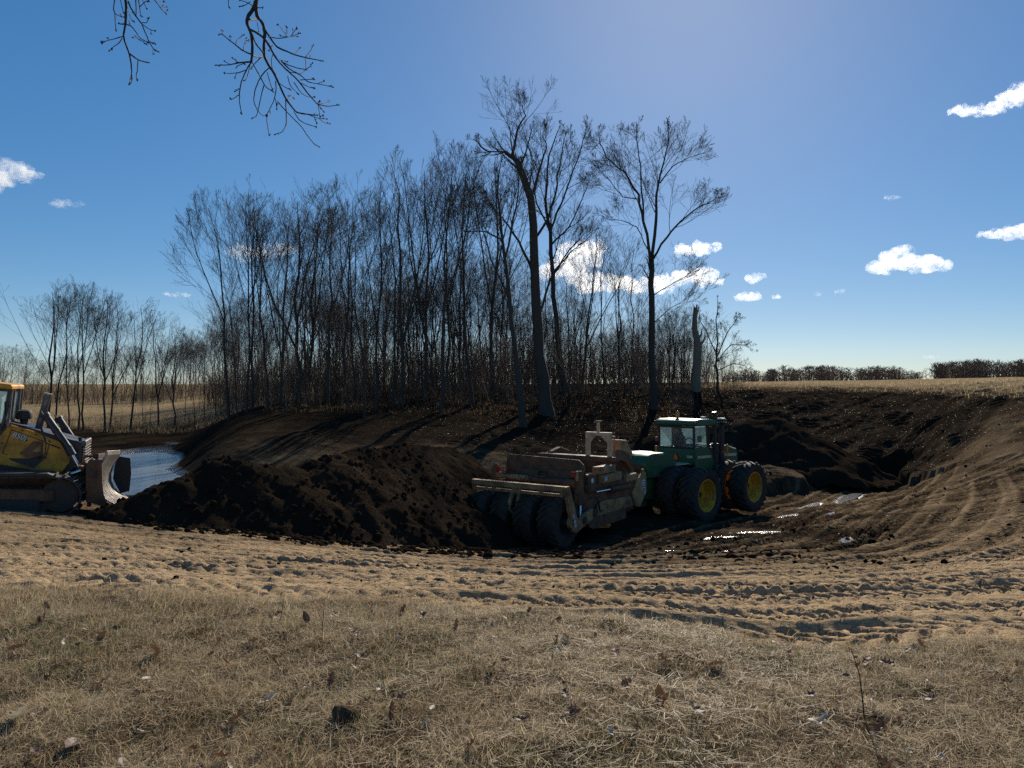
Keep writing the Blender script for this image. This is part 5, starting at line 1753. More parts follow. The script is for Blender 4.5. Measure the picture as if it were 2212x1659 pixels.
        p.prism([(gx - 2.6, gzz + 0.62), (gx - 0.2, gzz + 0.50), (gx + 0.05, gzz + 0.38), (gx + 0.05, gzz + 0.34), (gx - 0.2, gzz + 0.44), (gx - 2.6, gzz + 0.56)], yc - 0.33, yc + 0.30, 'y')
        p.build('track_fender', M['darksteel'], B)
    # blade: curved mouldboard, two end wings, cutting edge
    BL = empty('blade', (0, 0, 0)); BL.parent = B
    ys, ye = -1.22, 1.2
    hN = d(1062, 905, ys); hB = d(1075, 1440, ys)
    xh = hN[0]; zt = hN[1]; zb = hB[1]
    Hh = zt - zb
    yaw = R(-2.2)

    def bp(x, y, z):        # blade yawed a little about its near end
        c, s = math.cos(yaw), math.sin(yaw)
        rx, ry = x - xh, y - ys
        return (xh + rx * c - ry * s, ys + rx * s + ry * c, z - 0.075 * ry)
    prof = [(0.10, 1.0), (0.03, 0.90), (-0.06, 0.75), (-0.11, 0.58), (-0.11, 0.42), (-0.05, 0.28), (0.06, 0.16), (0.20, 0.06)]
    m = MB()
    front = [[m.bm.verts.new(bp(xh + a, yq, zb + t * Hh)) for a, t in prof] for yq in (ys, ye)]
    back = [[m.bm.verts.new(bp(xh + a - 0.05, yq, zb + t * Hh)) for a, t in prof] for yq in (ys, ye)]
    for i in range(len(prof) - 1):
        m.bm.faces.new((front[0][i], front[1][i], front[1][i + 1], front[0][i + 1]))
        m.bm.faces.new((back[0][i], back[0][i + 1], back[1][i + 1], back[1][i]))
        for k in (0, 1): m.bm.faces.new((front[k][i], front[k][i + 1], back[k][i + 1], back[k][i]))
    m.bm.faces.new((front[0][0], back[0][0], back[1][0], front[1][0])); m.bm.faces.new((front[0][-1], front[1][-1], back[1][-1], back[0][-1]))
    bmesh.ops.recalc_face_normals(m.bm, faces=m.bm.faces)
    o = m.build('mouldboard', M['blade'], BL, smooth=True)
    # spill guard on top
    m = MB(); c0_ = Vector(bp(xh + 0.07, ys + 0.05, zt + 0.045)); c1_ = Vector(bp(xh + 0.07, ye - 0.1, zt + 0.045)); m.bar(c0_, c1_, 0.05, 0.10, 0.008); m.build('spill_guard', M['blade'], BL)
    # cutting edge plates
    L = ye - ys
    for k in range(4):
        y0 = ys + L * (k + 0.02) / 4; y1 = ys + L * (k + 0.98) / 4
        m = MB()
        A = [bp(xh + 0.17, y0, zb + 0.10), bp(xh + 0.17, y1, zb + 0.10), bp(xh + 0.33, y1, zb - 0.02), bp(xh + 0.33, y0, zb - 0.02)]
        v0 = [m.bm.verts.new(q) for q in A]; v1 = [m.bm.verts.new((q[0] - 0.02, q[1], q[2] - 0.03)) for q in A]
        m.bm.faces.new(v0); m.bm.faces.new(v1[::-1])
        for i in range(4): m.bm.faces.new((v0[(i + 1) % 4], v0[i], v1[i], v1[(i + 1) % 4]))
        m.build('cutting_edge', M['blade'], BL)
    # near wing folded back, far wing folded forwards
    m = MB()
    pw = [d(930, 945, ys), d(1058, 950, ys), d(1062, 1180, ys), d(1075, 1300, ys), d(1132, 1452, ys), d(1105, 1440, ys), d(890, 1385, ys), d(892, 1010, ys)]
    m.prism(pw, ys - 0.04, ys, 'y', bev=0.008)
    nw = m.build('near_wing', M['brown'], BL)
    m = MB(); aa = d3(1000, 965, ys - 0.045); bb = d3(992, 1240, ys - 0.045); m.bar(aa, bb, 0.02, 0.02); m.build('wing_rib', M['brown'], nw)
    m = MB()
    c = Vector(bp(xh, ye, 0))
    zt_ = zt - 0.17; zb_ = zb - 0.17
    pw = [(c.x + 0.02, zt_ - 0.06), (c.x + 0.30, zt_ - 0.12), (c.x + 0.32, zb_ + 0.55 * Hh), (c.x + 0.28, zb_ + 0.16 * Hh), (c.x + 0.08, zb_ + 0.12 * Hh), (c.x - 0.08, zb_ + 0.45 * Hh), (c.x - 0.05, zb_ + 0.7 * Hh)]
    m.prism(pw, c.y, c.y + 0.05, 'y', bev=0.008)
    m.build('far_wing', M['darksteel'], BL)
    m = MB(); q0 = Vector(d3(990, 915, -1.0)); m.bar(q0, Vector(bp(xh - 0.12, ye - 0.2, zt - 0.03)), 0.12, 0.10, 0.01); m.bar(Vector(bp(xh - 0.14, ys + 0.1, zb + 0.3 * Hh)), Vector(bp(xh - 0.14, ye - 0.1, zb + 0.3 * Hh)), 0.10, 0.14, 0.01)
    m.build('back_beam', M['brown'], BL)
    # red lamp patch seen between the track and the frame
    return B


bulldozer()
# ------------------------------------------------------------------ heaps of spoil
def soil_mat():
    m, nt, b = mat_new('dark_turned_soil')
    geo = nt.nodes.new('ShaderNodeNewGeometry')
    v = geo.outputs['Position']
    mid = noise(nt, v, 3.0, 6, 0.65)
    fine = noise(nt, v, 22.0, 4, 0.65)
    c = mixc(nt, mid, (0.012, 0.0085, 0.006), (0.038, 0.027, 0.018))
    c = mixc(nt, ramp(nt, noise(nt, v, 0.55, 4, 0.6), [(0.5, 0.0), (0.75, 0.6)]), c, (0.06, 0.042, 0.027))
    c = mixc(nt, ramp(nt, fine, [(0.55, 0.0), (0.8, 0.5)]), c, (0.08, 0.057, 0.038))
    nt.links.new(c, b.inputs['Base Color'])
    b.inputs['Roughness'].default_value = 0.9
    b.inputs['Specular IOR Level'].default_value = 0.0
    nt.links.new(bump(nt, noise(nt, v, 9.0, 6, 0.7), 1.0, 0.09), b.inputs['Normal'])
    return m


M['soil'] = soil_mat()


def heap(name, label, crest, xr, yr, step, tan, lump, seed):
    C = np.array([P(*c) for c in crest])
    xs = np.arange(xr[0], xr[1], step); ys = np.arange(yr[0], yr[1], step)
    X, Y = np.meshgrid(xs, ys)
    x = X.ravel(); y = Y.ravel()
    base = base_z(x, y)
    top = np.full(len(x), -1e9)
    for (a, b) in zip(C[:-1], C[1:]):
        d = b - a; L2 = d[0] ** 2 + d[1] ** 2
        t = np.clip(((x - a[0]) * d[0] + (y - a[1]) * d[1]) / L2, 0, 1)
        dist = np.hypot(x - a[0] - t * d[0], y - a[1] - t * d[1])
        dist = np.sqrt(dist ** 2 + 0.25 ** 2) - 0.25
        if b is C[-1] or np.allclose(b, C[-1]): dist = np.where(t >= 1, dist * 1.7, dist)
        top = np.maximum(top, a[2] + t * d[2] - tan * dist * (1 + 0.18 * fbm(x * 0.7 + seed, y * 0.7, 2)))
    n = lump * (0.9 * fbm(x * 0.9 + seed, y * 0.9, 5, 0.6) + 0.5 * (0.6 - np.abs(fbm(x * 2.2, y * 2.2 + seed, 4, 0.6))))
    hgt = top - base
    z = base + np.maximum(hgt, -0.6) + n * sstep(-0.4, 0.5, hgt)
    keep = (z > base - 0.12)
    i = np.arange(len(x)).reshape(X.shape)
    Q = np.stack([i[:-1, :-1], i[:-1, 1:], i[1:, 1:], i[1:, :-1]], -1).reshape(-1, 4)
    Q = Q[keep[Q].any(axis=1)]
    idx, inv = np.unique(Q, return_inverse=True)
    o = mesh_np(name, np.stack([x, y, z], 1)[idx], inv.reshape(-1, 4), M['soil'], smooth=True)
    tag(o, label, 'dirt pile')
    return o


HEAP1 = [(262, 1078, 16.1), (330, 1058, 16.6), (400, 1030, 17.2), (470, 992, 18), (520, 1000, 18.2), (600, 1016, 18.6), (650, 1008, 19.2), (730, 985, 20.4), (800, 975, 22.3),
         (860, 968, 24.5), (920, 965, 27), (970, 968, 28.7), (1015, 988, 29.5)]
heap('dirt_pile', 'long dark ridge of loose dirt pushed up between the bulldozer and the scraper', HEAP1, (-10.5, 4), (13.5, 36), 0.065, 0.74, 0.17, 3.0)
heap('dirt_pile', 'rounded dirt mound behind the tractor at the foot of the bank', [(1350, 985, 46), (1400, 948, 45.5), (1470, 940, 46), (1590, 912, 46), (1680, 905, 46), (1720, 938, 46), (1770, 985, 46.5)], (2, 26), (40, 55), 0.18, 0.55, 0.22, 11.0)


# clods of dirt strewn around
def clod_base(seed):
    r = np.random.RandomState(seed)
    bm = bmesh.new(); bmesh.ops.create_icosphere(bm, subdivisions=1, radius=1.0)
    v = np.array([x.co[:] for x in bm.verts]); f = np.array([[q.index for q in p.verts] for p in bm.faces])
    bm.free()
    v *= (1 + r.uniform(-0.28, 0.28, len(v)))[:, None]
    v[:, 2] *= 0.85
    return v, f


def clods():
    r = np.random.RandomState(21)
    bases = [clod_base(k) for k in range(8)]
    S = []

    def area(n, dx0, dx1, Y0, Y1, s0, s1):
        for _ in range(n):
            Y = r.uniform(Y0, Y1); dx = r.uniform(dx0, dx1)
            S.append(((dx * K - 512) / FOC * Y, Y, s0 + (s1 - s0) * r.rand() ** 3))
    area(600, 300, 700, 14.6, 17.6, 0.012, 0.09)
    area(900, 650, 1060, 15.5, 20, 0.014, 0.11)
    area(400, 1000, 1300, 16, 22, 0.015, 0.11)
    area(450, 1300, 1750, 13, 24, 0.015, 0.08)
    area(120, 1440, 1680, 14, 17.5, 0.015, 0.09)
    area(300, 1600, 2212, 11, 34, 0.01, 0.06)
    area(600, 0, 2212, 7, 13, 0.006, 0.025)
    area(60, 1810, 1930, 19.5, 23, 0.02, 0.10)
    area(120, 1500, 2212, 34, 48, 0.03, 0.10)
    S = np.array(S)
    Z = land(S[:, 0], S[:, 1])[0]
    V = []; F = []; off = 0
    for (x, y, s), z in zip(S, Z):
        v, f = bases[r.randint(8)]
        a = r.uniform(0, 6.28); c, sn = math.cos(a), math.sin(a)
        sx, sy, sz = s * r.uniform(.8, 1.4), s * r.uniform(.8, 1.3), s * r.uniform(.6, 1.1)
        V.append(np.stack([(v[:, 0] * c - v[:, 1] * sn) * sx + x, (v[:, 0] * sn + v[:, 1] * c) * sy + y, v[:, 2] * sz + z + s * 0.25], 1))
        F.append(f + off); off += len(v)
    o = mesh_np('dirt_clods', np.concatenate(V), np.concatenate(F), M['soil'])
    tag(o, 'scattered clods of dark dirt on the worked ground', 'clods', kind='stuff')

    # lumps that rolled down the heap
    V = []; F = []; off = 0
    h = [b for b in bpy.data.objects if b.name == 'dirt_pile'][0].data
    co = np.empty(len(h.vertices) * 3); h.vertices.foreach_get('co', co); co = co.reshape(-1, 3)
    co = co[(co[:, 1] < 25.0)]
    for k in r.choice(len(co), 2600, replace=False):
        v, f = bases[r.randint(8)]
        s = 0.012 + 0.085 * r.rand() ** 5
        V.append(v * s * r.uniform(.7, 1.3, 3) + co[k] + np.array([0, 0, s * 0.2])); F.append(f + off); off += len(v)
    o = mesh_np('heap_lumps', np.concatenate(V), np.concatenate(F), M['soil'])
    tag(o, 'loose lumps lying on the long dirt ridge', 'clods', kind='stuff')


clods()


# ------------------------------------------------------------------ dead grass
def blade_mat(name, cols, trans):
    m = bpy.data.materials.new(name)
    m.use_nodes = True
    nt = m.node_tree
    b = nt.nodes['Principled BSDF']
    at = nt.nodes.new('ShaderNodeAttribute'); at.attribute_name = 'tone'
    at2 = nt.nodes.new('ShaderNodeAttribute'); at2.attribute_name = 'tuft_tone'; at2.attribute_type = 'INSTANCER'
    ad = nt.nodes.new('ShaderNodeMath'); ad.operation = 'ADD'; ad.use_clamp = True
    nt.links.new(at.outputs['Fac'], ad.inputs[0]); nt.links.new(at2.outputs['Fac'], ad.inputs[1])
    c = ramp(nt, ad.outputs[0], cols)
    nt.links.new(c, b.inputs['Base Color'])
    b.inputs['Roughness'].default_value = 0.55
    b.inputs['Specular IOR Level'].default_value = 0.12
    tl = nd(nt, 'ShaderNodeBsdfTranslucent')
    nt.links.new(c, tl.inputs[0])
    mx = nd(nt, 'ShaderNodeMixShader'); mx.inputs[0].default_value = trans
    nt.links.new(b.outputs[0], mx.inputs[1]); nt.links.new(tl.outputs[0], mx.inputs[2])
    nt.links.new(mx.outputs[0], nt.nodes['Material Output'].inputs['Surface'])
    return m


M['straw'] = blade_mat('dead_grass', [(0.0, (0.08, 0.048, 0.026)), (0.25, (0.21, 0.138, 0.072)), (0.55, (0.47, 0.355, 0.205)), (0.80, (0.70, 0.575, 0.38)), (0.84, (0.10, 0.115, 0.035)), (1.0, (0.19, 0.21, 0.07))], 0.42)


def blades(name, X, Y, Z, L, W, az, lean, curl, tone, mat, seed=0):
    """three-faced bent blades as one mesh"""
    n = len(X)
    r = np.random.RandomState(seed)
    d = np.stack([np.cos(az), np.sin(az)], 1)
    fa = r.uniform(0, np.pi, n)
    side = np.stack([np.cos(fa), np.sin(fa), np.zeros(n)], 1)
    p0 = np.stack([X, Y, Z - 0.01], 1)

    def pt(t):
        a = lean + curl * t
        return a
    a1 = lean; a2 = lean + curl
    h1 = np.stack([d[:, 0] * np.sin(a1), d[:, 1] * np.sin(a1), np.cos(a1)], 1)
    h2 = np.stack([d[:, 0] * np.sin(a2), d[:, 1] * np.sin(a2), np.cos(a2)], 1)
    p1 = p0 + h1 * (L * 0.55)[:, None]
    p2 = p1 + h2 * (L * 0.45)[:, None]
    w = (W / 2)[:, None] * side
    V = np.stack([p0 - w, p0 + w, p1 - w * 0.8, p1 + w * 0.8, p2], 1).reshape(-1, 3)
    i = np.arange(n) * 5
    Q = np.stack([i, i + 1, i + 3, i + 2], 1)
    T = np.stack([i + 2, i + 3, i + 4], 1)
    o = mesh_np(name, V, [Q, T], mat)
    a = o.data.attributes.new('tone', 'FLOAT', 'POINT')
    a.data.foreach_set('value', np.repeat(tone, 5).astype(np.float32))
    return o


def lawn():
    r = np.random.RandomState(4)
    n = 120000
    Y = 2.7 + 4.4 * r.rand(n) ** 0.8
    T = r.uniform(-1, 1, n)
    X = T * (0.78 * Y + 0.5)
    ge = grass_edge(X) + 0.35 * fbm(X * 1.1, Y * 1.1, 3)
    keep = (Y - ge < 0.12 + 0.5 * r.rand(n) ** 4)
    # thin spots
    pat = fbm(X * 1.6, Y * 1.6, 3)
    keep &= (r.rand(n) < np.clip(0.95 + 1.3 * pat, 0.3, 1))
    X = X[keep]; Y = Y[keep]; pat = pat[keep]
    n = len(X)
    Z = land(X, Y)[0]
    tuft = fbm(X * 4.5, Y * 4.5, 2)
    L = (0.035 + 0.085 * r.rand(n) ** 1.6) * (1 + 0.7 * np.clip(tuft, -0.5, 1))
    far = sstep(4.6, 6.0, Y) * sstep(0.0, -3.0, X)
    L = L * (1 + 0.5 * far)
    W = 0.0020 + 0.0028 * r.rand(n) ** 2
    swirl = 2.2 * fbm(X * 1.1 + 7, Y * 1.1, 2) * 3.1
    az = swirl + r.normal(0, 0.9, n)
    lean = np.clip(r.normal(1.18, 0.38, n) - 0.40 * far, 0.05, 1.6)
    curl = r.normal(0.45, 0.5, n)
    green = fbm(X * 0.9 - 3, Y * 0.9 + 2, 3) + 0.18 * sstep(0.5, 3.0, X) * sstep(3.9, 4.6, Y)
    isg = r.rand(n) < np.clip(0.10 + 0.55 * green, 0.02, 0.6)
    tone = np.clip(0.60 + 0.34 * fbm(X * 1.5, Y * 1.5, 3) + r.normal(0, 0.19, n), 0, 0.81)
    tone = np.where(isg, r.uniform(0.84, 1.0, n), tone)
    o = blades('dead_grass', X, Y, Z, L, W, az, lean, curl, tone, M['straw'], 5)
    tag(o, 'matted dead grass with green shoots across the foreground', 'grass', kind='stuff')
    # a lying mat of straw
    m = 88000
    Y = 2.7 + 3.8 * r.rand(m) ** 0.8
    X = r.uniform(-1, 1, m) * (0.78 * Y + 0.5)
    k = Y < grass_edge(X) + 0.35 * fbm(X * 1.1, Y * 1.1, 3) + 0.1
    k &= r.rand(m) < np.clip(0.75 + 1.2 * fbm(X * 1.6, Y * 1.6, 3) + 0.5 * fbm(X * 5, Y * 5, 2), 0.1, 1)
    X = X[k]; Y = Y[k]; m = len(X)
    Z = land(X, Y)[0] + r.uniform(0.004, 0.045, m)
    o = blades('fallen_straw', X, Y, Z, 0.04 + 0.13 * r.rand(m) ** 1.7, r.uniform(0.0020, 0.0050, m), r.uniform(0, 6.28, m), r.uniform(1.45, 1.62, m), r.normal(0, 0.25, m),
               np.clip(r.normal(0.6, 0.2, m), 0, 0.81), M['straw'], 6)
    tag(o, 'loose straw lying on the dead grass', 'straw', kind='stuff')


lawn()


def turf():
    """fine dead turf: small tufts set on scattered points by geometry nodes"""
    col = bpy.data.collections.new('turf_tufts')
    for k in range(10):
        r = np.random.RandomState(300 + k)
        n = 90
        rad = 0.085 * np.sqrt(r.rand(n)); a = r.uniform(0, 6.28, n)
        az = r.normal(0, 0.9, n) + r.choice([0, 3.1, 1.6], n)
        green = k >= 8
        tone = np.clip(r.normal(0.54, 0.20, n), 0, 0.74) if not green else np.where(r.rand(n) < 0.55, r.uniform(0.85, 0.98, n), r.uniform(0.2, 0.7, n))
        o = blades('turf_tuft', rad * np.cos(a), rad * np.sin(a), np.zeros(n), 0.02 + 0.075 * r.rand(n) ** 1.7, 0.0011 + 0.0018 * r.rand(n), az, np.clip(r.normal(1.05, 0.45, n), 0.05, 1.6), r.normal(0.4, 0.5, n), tone, M['straw'], k)
        COL.objects.unlink(o); col.objects.link(o)
    r = np.random.RandomState(41)
    n = 12500
    Y = 2.7 + 4.0 * r.rand(n) ** 0.8
    X = r.uniform(-1, 1, n) * (0.78 * Y + 0.5)
    ge = grass_edge(X) + 0.35 * fbm(X * 1.1, Y * 1.1, 3)
    keep = (Y - ge < 0.05 + 0.35 * r.rand(n) ** 3) & (r.rand(n) < np.clip(0.85 + 1.5 * fbm(X * 3.1, Y * 3.1, 3), 0.12, 1))
    X = X[keep]; Y = Y[keep]; n = len(X)
    Z = land(X, Y)[0]
    me = bpy.data.meshes.new('turf')
    me.vertices.add(n); me.vertices.foreach_set('co', np.stack([X, Y, Z], 1).astype(np.float32).ravel())
    gr = fbm(X * 0.9 - 3, Y * 0.9 + 2, 3) + 0.20 * sstep(0.5, 3.0, X) * sstep(3.9, 4.6, Y)
    isg = r.rand(n) < np.clip(0.10 + 0.6 * gr, 0.03, 0.6)
    idx = np.where(isg, r.randint(8, 10, n), r.randint(0, 8, n))
    for nm, ty, vals in (('pick', 'INT', idx.astype(np.int32)), ('turn', 'FLOAT', r.uniform(0, 6.28, n).astype(np.float32)), ('size', 'FLOAT', (r.uniform(0.7, 1.35, n)).astype(np.float32)),
                         ('tuft_tone', 'FLOAT', np.where(isg, 0.0, np.clip(0.22 * fbm(X * 1.6, Y * 1.6, 3) + r.normal(0, 0.05, n), -0.2, 0.09)).astype(np.float32))):
        at = me.attributes.new(nm, ty, 'POINT'); at.data.foreach_set('value', vals)
    o = bpy.data.objects.new('turf', me); COL.objects.link(o)
    ng = bpy.data.node_groups.new('turf_scatter', 'GeometryNodeTree')
    ng.interface.new_socket('Geometry', in_out='INPUT', socket_type='NodeSocketGeometry')
    ng.interface.new_socket('Geometry', in_out='OUTPUT', socket_type='NodeSocketGeometry')
    N = ng.nodes; Lk = ng.links
    gi = N.new('NodeGroupInput'); go = N.new('NodeGroupOutput')
    ip = N.new('GeometryNodeInstanceOnPoints'); ci = N.new('GeometryNodeCollectionInfo')
    ci.inputs['Collection'].default_value = col
    ci.inputs['Separate Children'].default_value = True; ci.inputs['Reset Children'].default_value = True
    def attr_in(nm, dt):
        q = N.new('GeometryNodeInputNamedAttribute'); q.data_type = dt; q.inputs['Name'].default_value = nm
        return q.outputs['Attribute']
    cx = N.new('ShaderNodeCombineXYZ'); Lk.new(attr_in('turn', 'FLOAT'), cx.inputs['Z'])
    Lk.new(gi.outputs[0], ip.inputs['Points']); Lk.new(ci.outputs[0], ip.inputs['Instance'])
    ip.inputs['Pick Instance'].default_value = True
    Lk.new(attr_in('pick', 'INT'), ip.inputs['Instance Index'])
    Lk.new(cx.outputs[0], ip.inputs['Rotation'])
    Lk.new(attr_in('size', 'FLOAT'), ip.inputs['Scale'])
    Lk.new(ip.outputs[0], go.inputs[0])
    md = o.modifiers.new('scatter', 'NODES'); md.node_group = ng
    tag(o, 'short fine dead turf covering the foreground', 'turf', kind='stuff')


turf()


def stubble():
    r = np.random.RandomState(14)
    # right field edge above the bank, left field, weeds along the wood edge
    X = []; Y = []; L = []; tn = []

    def add(n, dx0, dx1, Y0, Y1, l0, l1, t0, t1, zmin=None):
        y = Y0 + (Y1 - Y0) * r.rand(n) ** 1.3; dx = r.uniform(dx0, dx1, n)
        X.append((dx * K - 512) / FOC * y); Y.append(y); L.append(r.uniform(l0, l1, n)); tn.append(r.uniform(t0, t1, n))
    add(12000, 1520, 2300, 60, 140, 0.10, 0.42, 0.2, 0.8)
    add(5000, 1850, 2300, 44, 90, 0.10, 0.40, 0.2, 0.8)
    add(6500, -40, 520, 76, 150, 0.12, 0.45, 0.3, 0.8)
    add(6000, 560, 1620, 56, 82, 0.12, 0.42, 0.0, 0.38)
    add(2500, 200, 520, 70, 82, 0.15, 0.7, 0.1, 0.6)
    X = np.concatenate(X); Y = np.concatenate(Y); L = np.concatenate(L); tn = np.concatenate(tn)
    z = land(X, Y)[0]
    ang = X / Y
    ok = (ang < 0.22) | (z > np.interp(ang, [.2, .5, .75], [1.05, 0.75, 0.55]) + 0.15 * r.rand(len(X)))
    ok &= z > WATER + 0.3
    X, Y, L, tn, z = X[ok], Y[ok], L[ok], tn[ok], z[ok]
    n = len(X)
    o = blades('dry_stubble', X, Y, z, L, r.uniform(0.012, 0.035, n), r.uniform(0, 6.28, n), np.abs(r.normal(0.4, 0.35, n)), r.normal(0.5, 0.4, n), tn, M['straw'], 8)
    tag(o, 'dry stubble and weeds on the fields and along the wood', 'stubble', kind='stuff')


stubble()


# ------------------------------------------------------------------ fallen leaves, a clod and weeds in the lawn
def leaf_mesh(name, seed, lobed=True):
    """an oak leaf about 11 cm long, curled"""
    r = random.Random(seed)
    half = [(0.0, 0.004), (0.12, 0.006), (0.2, 0.10), (0.27, 0.16), (0.33, 0.10), (0.42, 0.12), (0.52, 0.26), (0.58, 0.14), (0.66, 0.14), (0.76, 0.25), (0.82, 0.12), (0.9, 0.10), (1.0, 0.0)]
    if not lobed: half = [(0, .004), (.1, .01), (.25, .13), (.45, .22), (.65, .20), (.85, .10), (1, 0)]
    V = []; F = []
    cu = r.uniform(-0.8, 1.6); cv = r.uniform(0.5, 2.8)

    def bend(x, y):
        z = 0.22 * cu * (x - 0.5) ** 2 + cv * y * y + 0.03 * math.sin(9 * x + 5 * y)
        return ((x - 0.5) * 0.12, y * 0.12, z * 0.12)
    m = len(half)
    for x, w in half:
        V += [bend(x, -w), bend(x, 0), bend(x, w)]
    for i in range(m - 1):
        a = i * 3; b = a + 3
        F += [(a, a + 1, b + 1, b), (a + 1, a + 2, b + 2, b + 1)]
    me = bpy.data.meshes.new(name)
    me.from_pydata(V, [], F)
    return me


def leaf_mat(name, col, col2):
    m, nt, b = mat_new(name)
    tc = nt.nodes.new('ShaderNodeTexCoord')
    c = mixc(nt, noise(nt, tc.outputs['Object'], 40, 4, 0.6), col, col2)
    nt.links.new(c, b.inputs['Base Color'])
    b.inputs['Roughness'].default_value = 0.6
    tl = nd(nt, 'ShaderNodeBsdfTranslucent'); nt.links.new(c, tl.inputs[0])
    mx = nd(nt, 'ShaderNodeMixShader'); mx.inputs[0].default_value = 0.25
    nt.links.new(b.outputs[0], mx.inputs[1]); nt.links.new(tl.outputs[0], mx.inputs[2])
    nt.links.new(mx.outputs[0], nt.nodes['Material Output'].inputs['Surface'])
    return m


M['sod'] = paint('dry_sod', (0.11, 0.075, 0.045), 0.9, dirt=0.6, dirtcol=(0.05, 0.034, 0.022), scale=30.0, spec=0.0)
M['leaf_brown'] = leaf_mat('brown_leaf', (0.09, 0.045, 0.025), (0.17, 0.095, 0.05))
M['leaf_pale'] = leaf_mat('bleached_leaf', (0.36, 0.29, 0.19), (0.56, 0.48, 0.35))
M['leaf_rust'] = leaf_mat('rust_leaf', (0.32, 0.13, 0.035), (0.45, 0.22, 0.06))


